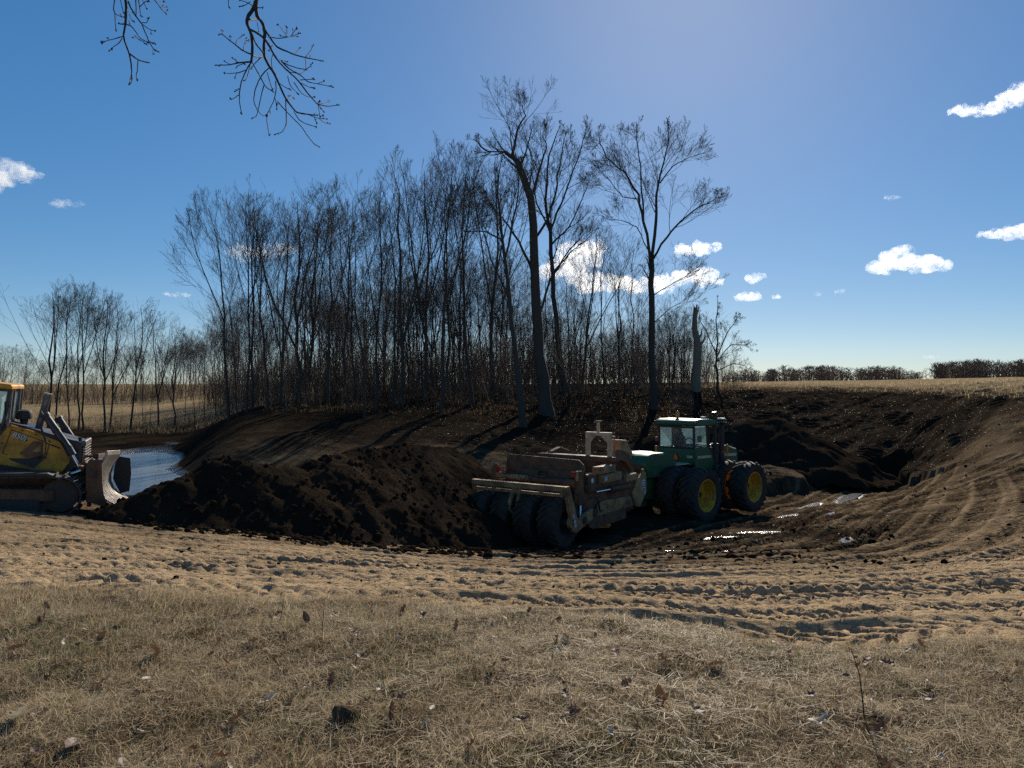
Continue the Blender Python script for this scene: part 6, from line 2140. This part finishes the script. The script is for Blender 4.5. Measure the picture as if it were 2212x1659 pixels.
def leaves():
    protos = {}
    for k, mt in (('leaf_brown', 'leaf_brown'), ('leaf_pale', 'leaf_pale'), ('leaf_rust', 'leaf_rust')):
        protos[k] = []
        for s in range(5):
            me = leaf_mesh('fallen_leaf', s * 7 + len(k), s % 4 != 3); me.materials.append(M[mt]); protos[k].append(me)
    r = random.Random(31)

    def put(x, y, kind, size, label, group, up=0.5):
        o = bpy.data.objects.new('fallen_leaf', r.choice(protos[kind])); COL.objects.link(o)
        o.location = (x, y, gz(x, y) + 0.03 + 0.02 * r.random())
        o.rotation_euler = (r.gauss(0, up), r.gauss(0, up), r.uniform(0, 6.28))
        o.scale = (size, size, size)
        tag(o, label, 'leaf', group)

    def onlawn(dx, dy):
        y = EYE * FOC / (dy * K - 384)
        return ((dx * K - 512) / FOC * y, y)
    named = [(575, 1528, 'leaf_pale', 1.1, 'bleached pale leaf left of the dark clod in the grass'),
             (215, 1308 + 180, 'leaf_brown', 1.3, 'dark brown leaf standing on edge in the left of the lawn'),
             (40, 1580, 'leaf_pale', 1.25, 'large pale curled leaf at the left edge of the lawn'),
             (160, 1635, 'leaf_brown', 1.35, 'dark brown curled leaf near the bottom left corner'),
             (1435, 1555, 'leaf_rust', 0.9, 'small rust orange leaf in the grass right of centre'),
             (1900, 1600, 'leaf_brown', 1.3, 'dark leaf lying low near the bottom right corner'),
             (1500, 1590, 'leaf_brown', 1.2, 'brown leaf just right of the rust orange leaf'),
             (1425, 1535, 'leaf_brown', 1.1, 'brown leaf behind the rust orange leaf'),
             (1240, 1590, 'leaf_brown', 1.2, 'brown leaf standing up in the grass left of the rust orange leaf'),
             (1775, 1575, 'leaf_pale', 1.0, 'pale leaf between the standing weed and the dark low leaf')]
    for dx, dy, k, s, lab in named:
        x, y = onlawn(dx, dy); put(x, y, k, s, lab, None, 0.7)
    for k in range(125):
        y = 3.0 + 2.6 * r.random(); x = r.uniform(-0.66, 0.66) * y
        if y > grass_edge(np.array([x]))[0]: continue
        put(x, y, 'leaf_brown', r.uniform(0.45, 1.0), 'brown dry leaf among the dead grass', 'brown leaves in the lawn', 0.6)
    for k in range(60):
        y = 3.0 + 2.6 * r.random(); x = r.uniform(-0.66, 0.66) * y
        if y > grass_edge(np.array([x]))[0]: continue
        put(x, y, 'leaf_pale', r.uniform(0.3, 0.62), 'small bleached leaf scrap among the dead grass', 'bleached leaf scraps in the lawn', 0.6)
    # the clod at the front
    x, y = onlawn(745, 1578)
    bm = bmesh.new(); bmesh.ops.create_icosphere(bm, subdivisions=4, radius=1.0)
    for v in bm.verts:
        q = v.co.copy()
        n = 1 + 0.28 * float(fbm(np.array([q.x * 1.7 + q.z]), np.array([q.y * 1.7 - q.z]), 4, 0.6)[0])
        v.co = Vector((q.x * 0.075 * n, q.y * 0.042 * n, q.z * 0.036 * n))
    me = bpy.data.meshes.new('dirt_clod'); bm.to_mesh(me); bm.free(); me.materials.append(M['sod'])
    me.polygons.foreach_set('use_smooth', np.ones(len(me.polygons), dtype=bool))
    o = bpy.data.objects.new('dirt_clod', me); COL.objects.link(o)
    o.location = (x, y, gz(x, y) + 0.03); o.rotation_euler = (0, 0, R(-32))
    tag(o, 'dark lump of turned up sod lying in the front lawn', 'clod')
    # standing weed, right
    x, y = onlawn(1868, 1572)
    z = gz(x, y)
    e = empty('weed_stalk', (x, y, z)); tag(e, 'single dark dead weed stalk standing in the right of the lawn', 'weed')
    v, q = tubes([(np.array([(0, 0, -0.02), (-0.01, 0, 0.10), (-0.025, 0, 0.22), (-0.06, 0.01, 0.34)]), np.array([0.004, 0.0035, 0.003, 0.002]), 5)])
    mesh_np('stem', v, q, M['bark_dark'], e)
    for k in range(3):
        lf = bpy.data.objects.new('leaf', protos['leaf_brown'][k]); COL.objects.link(lf); lf.parent = e
        lf.location = (-0.055 + 0.012 * k, 0, 0.34 - 0.035 * k); lf.scale = (0.35, 0.35, 0.35); lf.rotation_euler = (0.9 * k, 0.6, 1.7 * k)
    # tall weeds here and there
    for i, (dx, dy, hh, lab) in enumerate([(695, 1390, 0.30, 'thin dry weed stalk where the lawn meets the dirt, left of centre'), (765, 1465, 0.22, 'thin grey weed stalk in the middle left of the lawn'),
                                           (600, 1350, 0.24, 'thin dry weed stalk at the far edge of the lawn, leftmost of the thin stalks'), (830, 1600 - 70, 0.2, 'short dry twig sticking up right of the dark clod')]):
        x, y = onlawn(dx, dy); z = gz(x, y)
        rr = random.Random(i)
        g = Grow(400 + i, twig=0.0015, dens=0.5, levels=1)
        lp, lr = g.limb((0, 0, -0.02), (rr.gauss(0, .15), rr.gauss(0, .15), 1), hh, 0.0028, 0, 6, r1=0.0012, wob=0.05)
        g.stem(lp, lr, 4, 0, True, 0.4, n=5)
        e = empty('weed_stalk', (x, y, z)); tag(e, lab, 'weed')
        v, q = tubes(g.polys[0]); mesh_np('stem', v, q, M['twigs'], e)
        v, q = tubes(g.polys[1]); mesh_np('side_twigs', v, q, M['twigs'], e)


leaves()

# pink survey flag under the blade
x, y, z = P(188, 1092, 17.6)
z = gz(x, y)
e = empty('survey_flag', (x, y, z))
tag(e, 'small pink survey flag on the ground under the bulldozer blade', 'flag')
zz = EYE - (1090 * K - 384) / FOC * 17.6 - z
v, q = tubes([(np.array([(0, 0, -0.05), (0, 0, max(0.25, zz + 0.06))]), np.array([0.004, 0.004]), 5)])
mesh_np('wire', v, q, M['black'], e)
m_ = MB()
h0 = max(0.25, zz + 0.06)
m_.prism([(0, h0 - 0.13), (0, h0), (0.05, h0 - 0.005), (0.10, h0 + 0.008), (0.10, h0 - 0.12), (0.05, h0 - 0.135)], -0.002, 0.002)
m_.build('flag_cloth', M['pink'], e)
# ------------------------------------------------------------------ branches hanging in from above
def hanging(name, label, Y, lines, up):
    """lines: polylines in the crop of the photograph (origin 300,0; 2.1067 px per photo px), start and end width in crop px"""
    r = random.Random(len(lines))

    def w(cx, cy, yy):
        return np.array(P((300 + cx / 2.1067) * 0.57604, (cy / 2.1067) * 0.57604, yy))
    mpx = Y / FOC / 3.75 / 2.1067          # metres per crop px
    start = w(*lines[0][0][0], Y)
    main = []; rest = []
    for i, (pl, w0, w1) in enumerate(lines):
        dd = r.uniform(-0.35, 0.35) if i else 0.0
        m = len(pl)
        pts = np.array([w(cx, cy, Y + (DEP.get((cx, cy), 0) + dd * (k / max(1, m - 1)))) for k, (cx, cy) in enumerate(pl)])
        if i == 0:
            # the limb goes on upwards out of sight
            pts = np.concatenate([[pts[0] + np.array([up, 0.25, 0.55])], pts])
            m += 1
        t = np.linspace(0, m - 1, (m - 1) * 3 + 1)
        f = np.stack([np.interp(t, np.arange(m), pts[:, c]) for c in range(3)], 1)
        # soften corners
        f[1:-1] = 0.25 * f[:-2] + 0.5 * f[1:-1] + 0.25 * f[2:]
        f[1:-1] += np.array([[r.gauss(0, 0.6), r.gauss(0, 2.0), r.gauss(0, 0.6)] for _ in range(len(f) - 2)]) * mpx
        wd = np.linspace(w0, w1, len(f)) * mpx / 2
        wd *= np.array([1 + 0.12 * r.uniform(-1, 1) for _ in wd])
        (main if i < 6 else rest).append((f - start, wd, 7 if w0 > 14 else 5))
        # bud at the tip
        if w1 <= 8:
            e = f[-1] - start; d = f[-1] - f[-2]; d = d / np.linalg.norm(d)
            L = 12 * mpx
            rest.append((np.array([e - d * L * 0.5, e, e + d * L * 0.5, e + d * L]), np.array([3.5, 6.5, 5.0, 1.0]) * mpx, 5))
            for _ in range(2):
                q = np.array([r.gauss(0, 1), r.gauss(0, 1), r.gauss(0, 1)]); q /= np.linalg.norm(q)
                s = e - d * L * r.uniform(0.6, 4)
                rest.append((np.array([s, s + (q + d * 0.5) * 8 * mpx, s + (q + d) * 16 * mpx]), np.array([3.2, 4.5, 1.0]) * mpx, 4))
    o = empty(name, tuple(start))
    tag(o, label, 'branch')
    v, q = tubes(main); mesh_np('limb', v, q, M['bark_dark'], o, smooth=True)
    v, q = tubes(rest); mesh_np('twigs', v, q, M['bark_dark'], o)
    return o


DEP = {}
hanging('hanging_branch', 'large gnarled bare branch with many curving twigs hanging in from the top edge', 4.6, [
    ([(1398, -30), (1392, 20), (1372, 70), (1322, 135), (1318, 190), (1348, 250), (1362, 340), (1360, 430), (1352, 490)], 36, 20),
    ([(1385, 10), (1395, 130), (1445, 180), (1462, 260), (1452, 350), (1455, 450), (1490, 515)], 30, 22),
    ([(1348, 235), (1400, 260), (1450, 300), (1490, 350), (1530, 430), (1580, 500), (1640, 560), (1720, 630), (1800, 740), (1875, 822)], 20, 9),
    ([(1490, 515), (1540, 590), (1580, 680), (1625, 780), (1670, 840), (1710, 890), (1800, 905), (1875, 910)], 20, 8),
    ([(1352, 490), (1320, 490), (1250, 495), (1190, 512), (1075, 515)], 16, 7),
    ([(1465, 240), (1510, 310), (1555, 372), (1620, 400), (1700, 435), (1800, 460), (1918, 482)], 18, 7),
    ([(1340, 152), (1400, 155)], 16, 14),
    ([(1360, 270), (1390, 350), (1450, 420)], 12, 12),
    ([(1360, 430), (1300, 410), (1230, 355), (1170, 310), (1125, 270), (1098, 270)], 14, 6),
    ([(1130, 275), (1122, 240)], 7, 6), ([(1190, 320), (1187, 280)], 6, 5), ([(1232, 355), (1235, 318), (1262, 300), (1296, 275)], 7, 6),
    ([(1290, 395), (1300, 340), (1315, 300)], 7, 5), ([(1305, 345), (1335, 315)], 6, 5),
    ([(1365, 440), (1410, 452), (1450, 445)], 14, 12),
    ([(1250, 495), (1205, 458)], 7, 5), ([(1190, 512), (1140, 482)], 6, 5),
    ([(1352, 495), (1310, 560), (1275, 640), (1258, 740), (1262, 830), (1278, 898)], 13, 6),
    ([(1258, 700), (1225, 722)], 6, 5), ([(1256, 750), (1215, 780), (1188, 782)], 7, 5),
    ([(1345, 500), (1330, 570), (1315, 625), (1295, 638)], 8, 5),
    ([(1310, 555), (1250, 575), (1190, 582), (1138, 575)], 9, 5), ([(1240, 570), (1225, 620)], 6, 5), ([(1230, 540), (1245, 520), (1300, 500)], 7, 6),
    ([(1365, 500), (1400, 560), (1440, 640), (1470, 690), (1520, 720)], 11, 7),
    ([(1430, 455), (1390, 490), (1350, 545)], 9, 6),
    ([(1500, 535), (1450, 575), (1410, 640), (1380, 720), (1370, 800), (1400, 870), (1440, 915), (1475, 915)], 12, 6),
    ([(1475, 915), (1500, 880)], 6, 5), ([(1475, 915), (1480, 990), (1495, 1070)], 7, 6),
    ([(1455, 670), (1430, 760), (1412, 850), (1395, 920), (1358, 936)], 9, 6),
    ([(1480, 570), (1500, 650), (1520, 705)], 8, 6),
    ([(1545, 640), (1550, 720), (1530, 800), (1490, 880), (1472, 912)], 9, 6),
    ([(1545, 780), (1555, 860)], 7, 5),
    ([(1580, 660), (1620, 690), (1665, 710)], 7, 5), ([(1640, 785), (1690, 775)], 7, 5), ([(1625, 770), (1660, 755)], 6, 5),
    ([(1625, 790), (1628, 880), (1632, 985), (1600, 1045), (1540, 1063)], 10, 6),
    ([(1560, 800), (1610, 860), (1690, 940), (1750, 1000), (1795, 1070), (1850, 1140), (1890, 1160)], 10, 6),
    ([(1690, 880), (1730, 950), (1800, 985), (1865, 1000)], 8, 5),
    ([(1710, 890), (1790, 900), (1880, 935), (1950, 940)], 10, 5), ([(1890, 935), (1920, 965), (1975, 978)], 7, 5), ([(1850, 930), (1870, 975)], 6, 5), ([(1895, 930), (1920, 908)], 6, 5),
    ([(1875, 822), (1935, 812), (1968, 800)], 8, 5), ([(1875, 822), (1950, 842), (2042, 830)], 9, 5), ([(1880, 822), (1925, 882)], 7, 5), ([(1880, 825), (1895, 920)], 6, 5), ([(1875, 820), (1892, 795)], 5, 5),
    ([(1640, 600), (1660, 680), (1725, 742)], 7, 5), ([(1690, 650), (1750, 740), (1810, 768), (1855, 768)], 8, 5),
    ([(1590, 480), (1650, 545), (1740, 590), (1800, 650), (1880, 662), (1995, 688)], 12, 5), ([(1880, 660), (1930, 640)], 6, 5), ([(1740, 632), (1848, 625)], 7, 5), ([(1720, 640), (1790, 680), (1852, 700)], 7, 5),
    ([(1600, 490), (1680, 530), (1785, 552), (1820, 520), (1836, 498)], 9, 5), ([(1660, 570), (1750, 585), (1785, 552)], 7, 6), ([(1780, 465), (1786, 548)], 5, 5),
    ([(1780, 455), (1815, 410), (1845, 355)], 8, 5), ([(1690, 430), (1735, 380)], 6, 5), ([(1800, 450), (1818, 438)], 5, 5),
    ([(1490, 290), (1560, 305), (1640, 295), (1740, 262)], 10, 5), ([(1640, 290), (1720, 288)], 6, 5), ([(1640, 290), (1600, 235), (1565, 192)], 7, 5), ([(1635, 265), (1632, 210)], 6, 5), ([(1670, 280), (1710, 220)], 6, 5), ([(1680, 260), (1680, 230)], 5, 5), ([(1640, 290), (1582, 282)], 5, 5),
    ([(1525, 430), (1510, 490), (1525, 560)], 8, 6), ([(1400, 180), (1412, 250)], 7, 5), ([(1575, 470), (1640, 488)], 6, 5), ([(1520, 360), (1490, 400)], 7, 5),
    ([(1405, 62), (1442, 60)], 8, 5), ([(1365, 45), (1310, 15), (1262, 0)], 8, 5), ([(1345, 15), (1300, 42), (1262, 52)], 7, 5), ([(1172, -20), (1172, 40), (1182, 60)], 6, 5)], 0.12)
hanging('hanging_branch', 'smaller bare branch with forked drooping twigs hanging in at the top left', 4.9, [
    ([(358, -30), (365, 60), (362, 140), (358, 200), (345, 260), (352, 330), (385, 410), (402, 480), (410, 560), (402, 620)], 24, 8),
    ([(395, 425), (440, 460), (490, 485), (548, 496)], 14, 10),
    ([(362, 190), (330, 192), (305, 185)], 16, 6),
    ([(380, 10), (400, 60), (440, 125), (490, 190), (520, 270), (550, 340), (580, 385), (618, 408)], 13, 5),
    ([(370, 195), (405, 205), (440, 250), (470, 300), (530, 330), (595, 348)], 10, 5),
    ([(345, 285), (290, 302), (230, 318), (165, 330)], 9, 5),
    ([(335, 300), (300, 345), (260, 372), (232, 400)], 8, 5), ([(230, 318), (220, 300)], 5, 5), ([(205, 322), (172, 345)], 5, 5),
    ([(458, 470), (455, 540), (442, 600), (452, 636)], 9, 6), ([(405, 590), (412, 640), (385, 668)], 7, 5), ([(402, 600), (392, 640), (395, 665)], 6, 5),
    ([(275, -20), (262, 60), (275, 110), (320, 130), (350, 135)], 11, 6), ([(275, 100), (278, 170), (284, 235)], 7, 5), ([(290, 130), (320, 120)], 5, 4),
    ([(320, -20), (330, 60), (345, 100)], 7, 5), ([(355, 85), (400, 95), (420, 98)], 6, 4),
    ([(440, -20), (445, 60), (442, 120)], 12, 9), ([(460, -20), (472, 60), (475, 105), (488, 130)], 9, 5), ([(475, 50), (510, 15), (545, 5)], 8, 6), ([(495, 0), (528, 70)], 6, 5),
    ([(580, -10), (620, 40), (650, 80), (682, 112)], 8, 5), ([(610, 15), (662, 15)], 5, 4), ([(628, 50), (685, 55)], 5, 4), ([(650, 80), (690, 80)], 5, 4), ([(640, 65), (655, 45)], 5, 4),
    ([(500, 195), (550, 235), (597, 243)], 8, 5), ([(560, 240), (565, 266)], 5, 5), ([(490, 180), (530, 180), (543, 142)], 7, 5), ([(525, 150), (543, 142)], 4, 4),
    ([(390, 110), (400, 150), (428, 170)], 6, 4), ([(385, 160), (395, 200)], 6, 5), ([(440, 290), (415, 296)], 5, 5), ([(470, 310), (520, 345)], 6, 4), ([(575, 385), (578, 425)], 5, 5), ([(540, 320), (595, 348)], 5, 4), ([(430, 280), (470, 320), (545, 330)], 6, 4)], -0.1)


# ------------------------------------------------------------------ clouds
def cloud_mat(name, dens):
    m = bpy.data.materials.new(name)
    m.use_nodes = True
    nt = m.node_tree
    nt.nodes.remove(nt.nodes['Principled BSDF'])
    pv = nd(nt, 'ShaderNodeVolumePrincipled')
    pv.inputs['Color'].default_value = (1, 1, 1, 1)
    tc = nt.nodes.new('ShaderNodeTexCoord')
    n = noise(nt, tc.outputs['Object'], 1 / 60.0, 6, 0.62, 0.8)
    r_ = nt.nodes.new('ShaderNodeMapRange'); r_.inputs[1].default_value = 0.42; r_.inputs[2].default_value = 0.74
    r_.inputs[3].default_value = 0.0; r_.inputs[4].default_value = dens
    nt.links.new(n, r_.inputs[0])
    nt.links.new(r_.outputs[0], pv.inputs['Density'])
    pv.inputs['Anisotropy'].default_value = 0.55
    nt.links.new(pv.outputs[0], nt.nodes['Material Output'].inputs['Volume'])
    return m


M['cloud'] = cloud_mat('cumulus', 0.018)
M['cloud_thin'] = cloud_mat('cumulus_thin', 0.009)


def cloud(label, blobs, dist, mat, seed, group=None, rough=0.35):
    """blobs: (dx, dy, rx, ry) in the 2212 px view"""
    r = random.Random(seed)
    px = dist / FOC * K
    cx = sum(b[0] for b in blobs) / len(blobs); cy = sum(b[1] for b in blobs) / len(blobs)
    c = Vector(P(cx, cy, dist))
    bm = bmesh.new()
    for bx, by, rx, ry in blobs:
        n = max(6, int(rx / max(ry, 1) * 9) + 6)
        for k in range(n):
            a = r.uniform(0, 6.28); q = math.sqrt(r.random())
            ox = q * math.cos(a) * rx * 0.78; oz = q * math.sin(a) * ry * 0.62
            s = ry * r.uniform(0.34, 0.7)
            p = Vector(P(bx + ox, by - oz, dist)) - c
            p.y = r.uniform(-1, 1) * rx * 0.5 * px
            bmesh.ops.create_icosphere(bm, subdivisions=2, radius=1.0, matrix=Matrix.Translation(p) @ Matrix.Diagonal((s * px * r.uniform(1.0, 1.5), s * px * 1.3, s * px, 1)))
    me = bpy.data.meshes.new('cloud')
    bm.to_mesh(me); bm.free()
    o = bpy.data.objects.new('cloud', me); COL.objects.link(o)
    rm = o.modifiers.new('r', 'REMESH'); rm.mode = 'VOXEL'
    ext = max(b[3] for b in blobs) * px
    rm.voxel_size = max(ext / 8.5, 2.0)
    tex = bpy.data.textures.new('n', 'CLOUDS'); tex.noise_scale = ext * 0.42; tex.noise_depth = 4
    dm = o.modifiers.new('d', 'DISPLACE'); dm.texture = tex; dm.strength = ext * rough * 1.6; dm.mid_level = 0.5
    bpy.context.view_layer.update()
    m2 = bpy.data.meshes.new_from_object(o.evaluated_get(bpy.context.evaluated_depsgraph_get()))
    o.modifiers.clear(); o.data = m2
    bpy.data.meshes.remove(me); bpy.data.textures.remove(tex)
    m2.materials.clear(); m2.materials.append(mat)
    o.location = c
    tag(o, label, 'cloud', group)
    return o


GC = 'small fair weather clouds'
D = 4200
cloud('large white cloud cut by the left edge of the sky', [(-30, 388, 60, 30), (30, 372, 42, 22), (72, 378, 24, 10)], D, M['cloud'], 1, GC)
cloud('thin ragged wisp of cloud below the large cloud on the left', [(130, 438, 34, 9), (165, 441, 20, 6)], D, M['cloud_thin'], 2, GC, 0.6)
cloud('thin flat cloud above the left tree row', [(382, 637, 34, 5), (360, 634, 10, 4)], D, M['cloud'], 3, GC, 0.5)
cloud('pale cloud seen through the left crowns of the wood', [(540, 545, 60, 18), (600, 540, 40, 16)], D, M['cloud_thin'], 4, GC)
cloud('tall bright cloud behind the two tallest trees', [(1250, 560, 55, 34), (1275, 535, 32, 20), (1215, 585, 60, 24)], D, M['cloud'], 5, GC)
cloud('long bright cloud behind the lone tall tree', [(1300, 610, 95, 22), (1400, 615, 80, 20), (1500, 598, 62, 20), (1545, 605, 28, 10)], D, M['cloud'], 6, GC)
cloud('bright cloud between the lone tree crown and the open sky', [(1500, 540, 42, 17), (1540, 532, 24, 10)], D, M['cloud'], 7, GC)
cloud('small round cloud right of the lone tall tree, upper of two', [(1630, 600, 22, 12)], D, M['cloud'], 8, GC)
cloud('small flat cloud right of the lone tall tree, lower of two', [(1615, 642, 32, 12), (1675, 641, 16, 5)], D, M['cloud'], 9, GC)
cloud('clean large white cloud with grey underside in the right sky', [(1910, 575, 38, 20), (1945, 558, 38, 24), (1990, 572, 50, 20), (2040, 572, 24, 14)], D, M['cloud'], 10, GC, 0.25)
cloud('slanting ragged cloud streak at the upper right edge', [(2080, 240, 34, 11), (2140, 233, 34, 14), (2185, 212, 40, 18), (2230, 195, 40, 22)], D, M['cloud'], 11, GC, 0.5)
cloud('white cloud cut by the right edge of the sky', [(2145, 507, 30, 11), (2180, 503, 40, 15), (2215, 500, 50, 18)], D, M['cloud'], 12, GC)
cloud('faint little wisp of cloud in the middle of the right sky', [(1930, 427, 24, 5)], D, M['cloud_thin'], 13, GC, 0.6)
cloud('tiny cloud scrap left of the big grey based cloud, right of a pair', [(1816, 630, 14, 6)], D, M['cloud_thin'], 14, GC, 0.5)
cloud('tiny cloud scrap left of the big grey based cloud, left of a pair', [(1766, 635, 9, 5)], D, M['cloud_thin'], 15, GC, 0.5)
cloud('small cloud low over the far wood on the right', [(2008, 771, 20, 5)], D, M['cloud_thin'], 16, GC, 0.5)
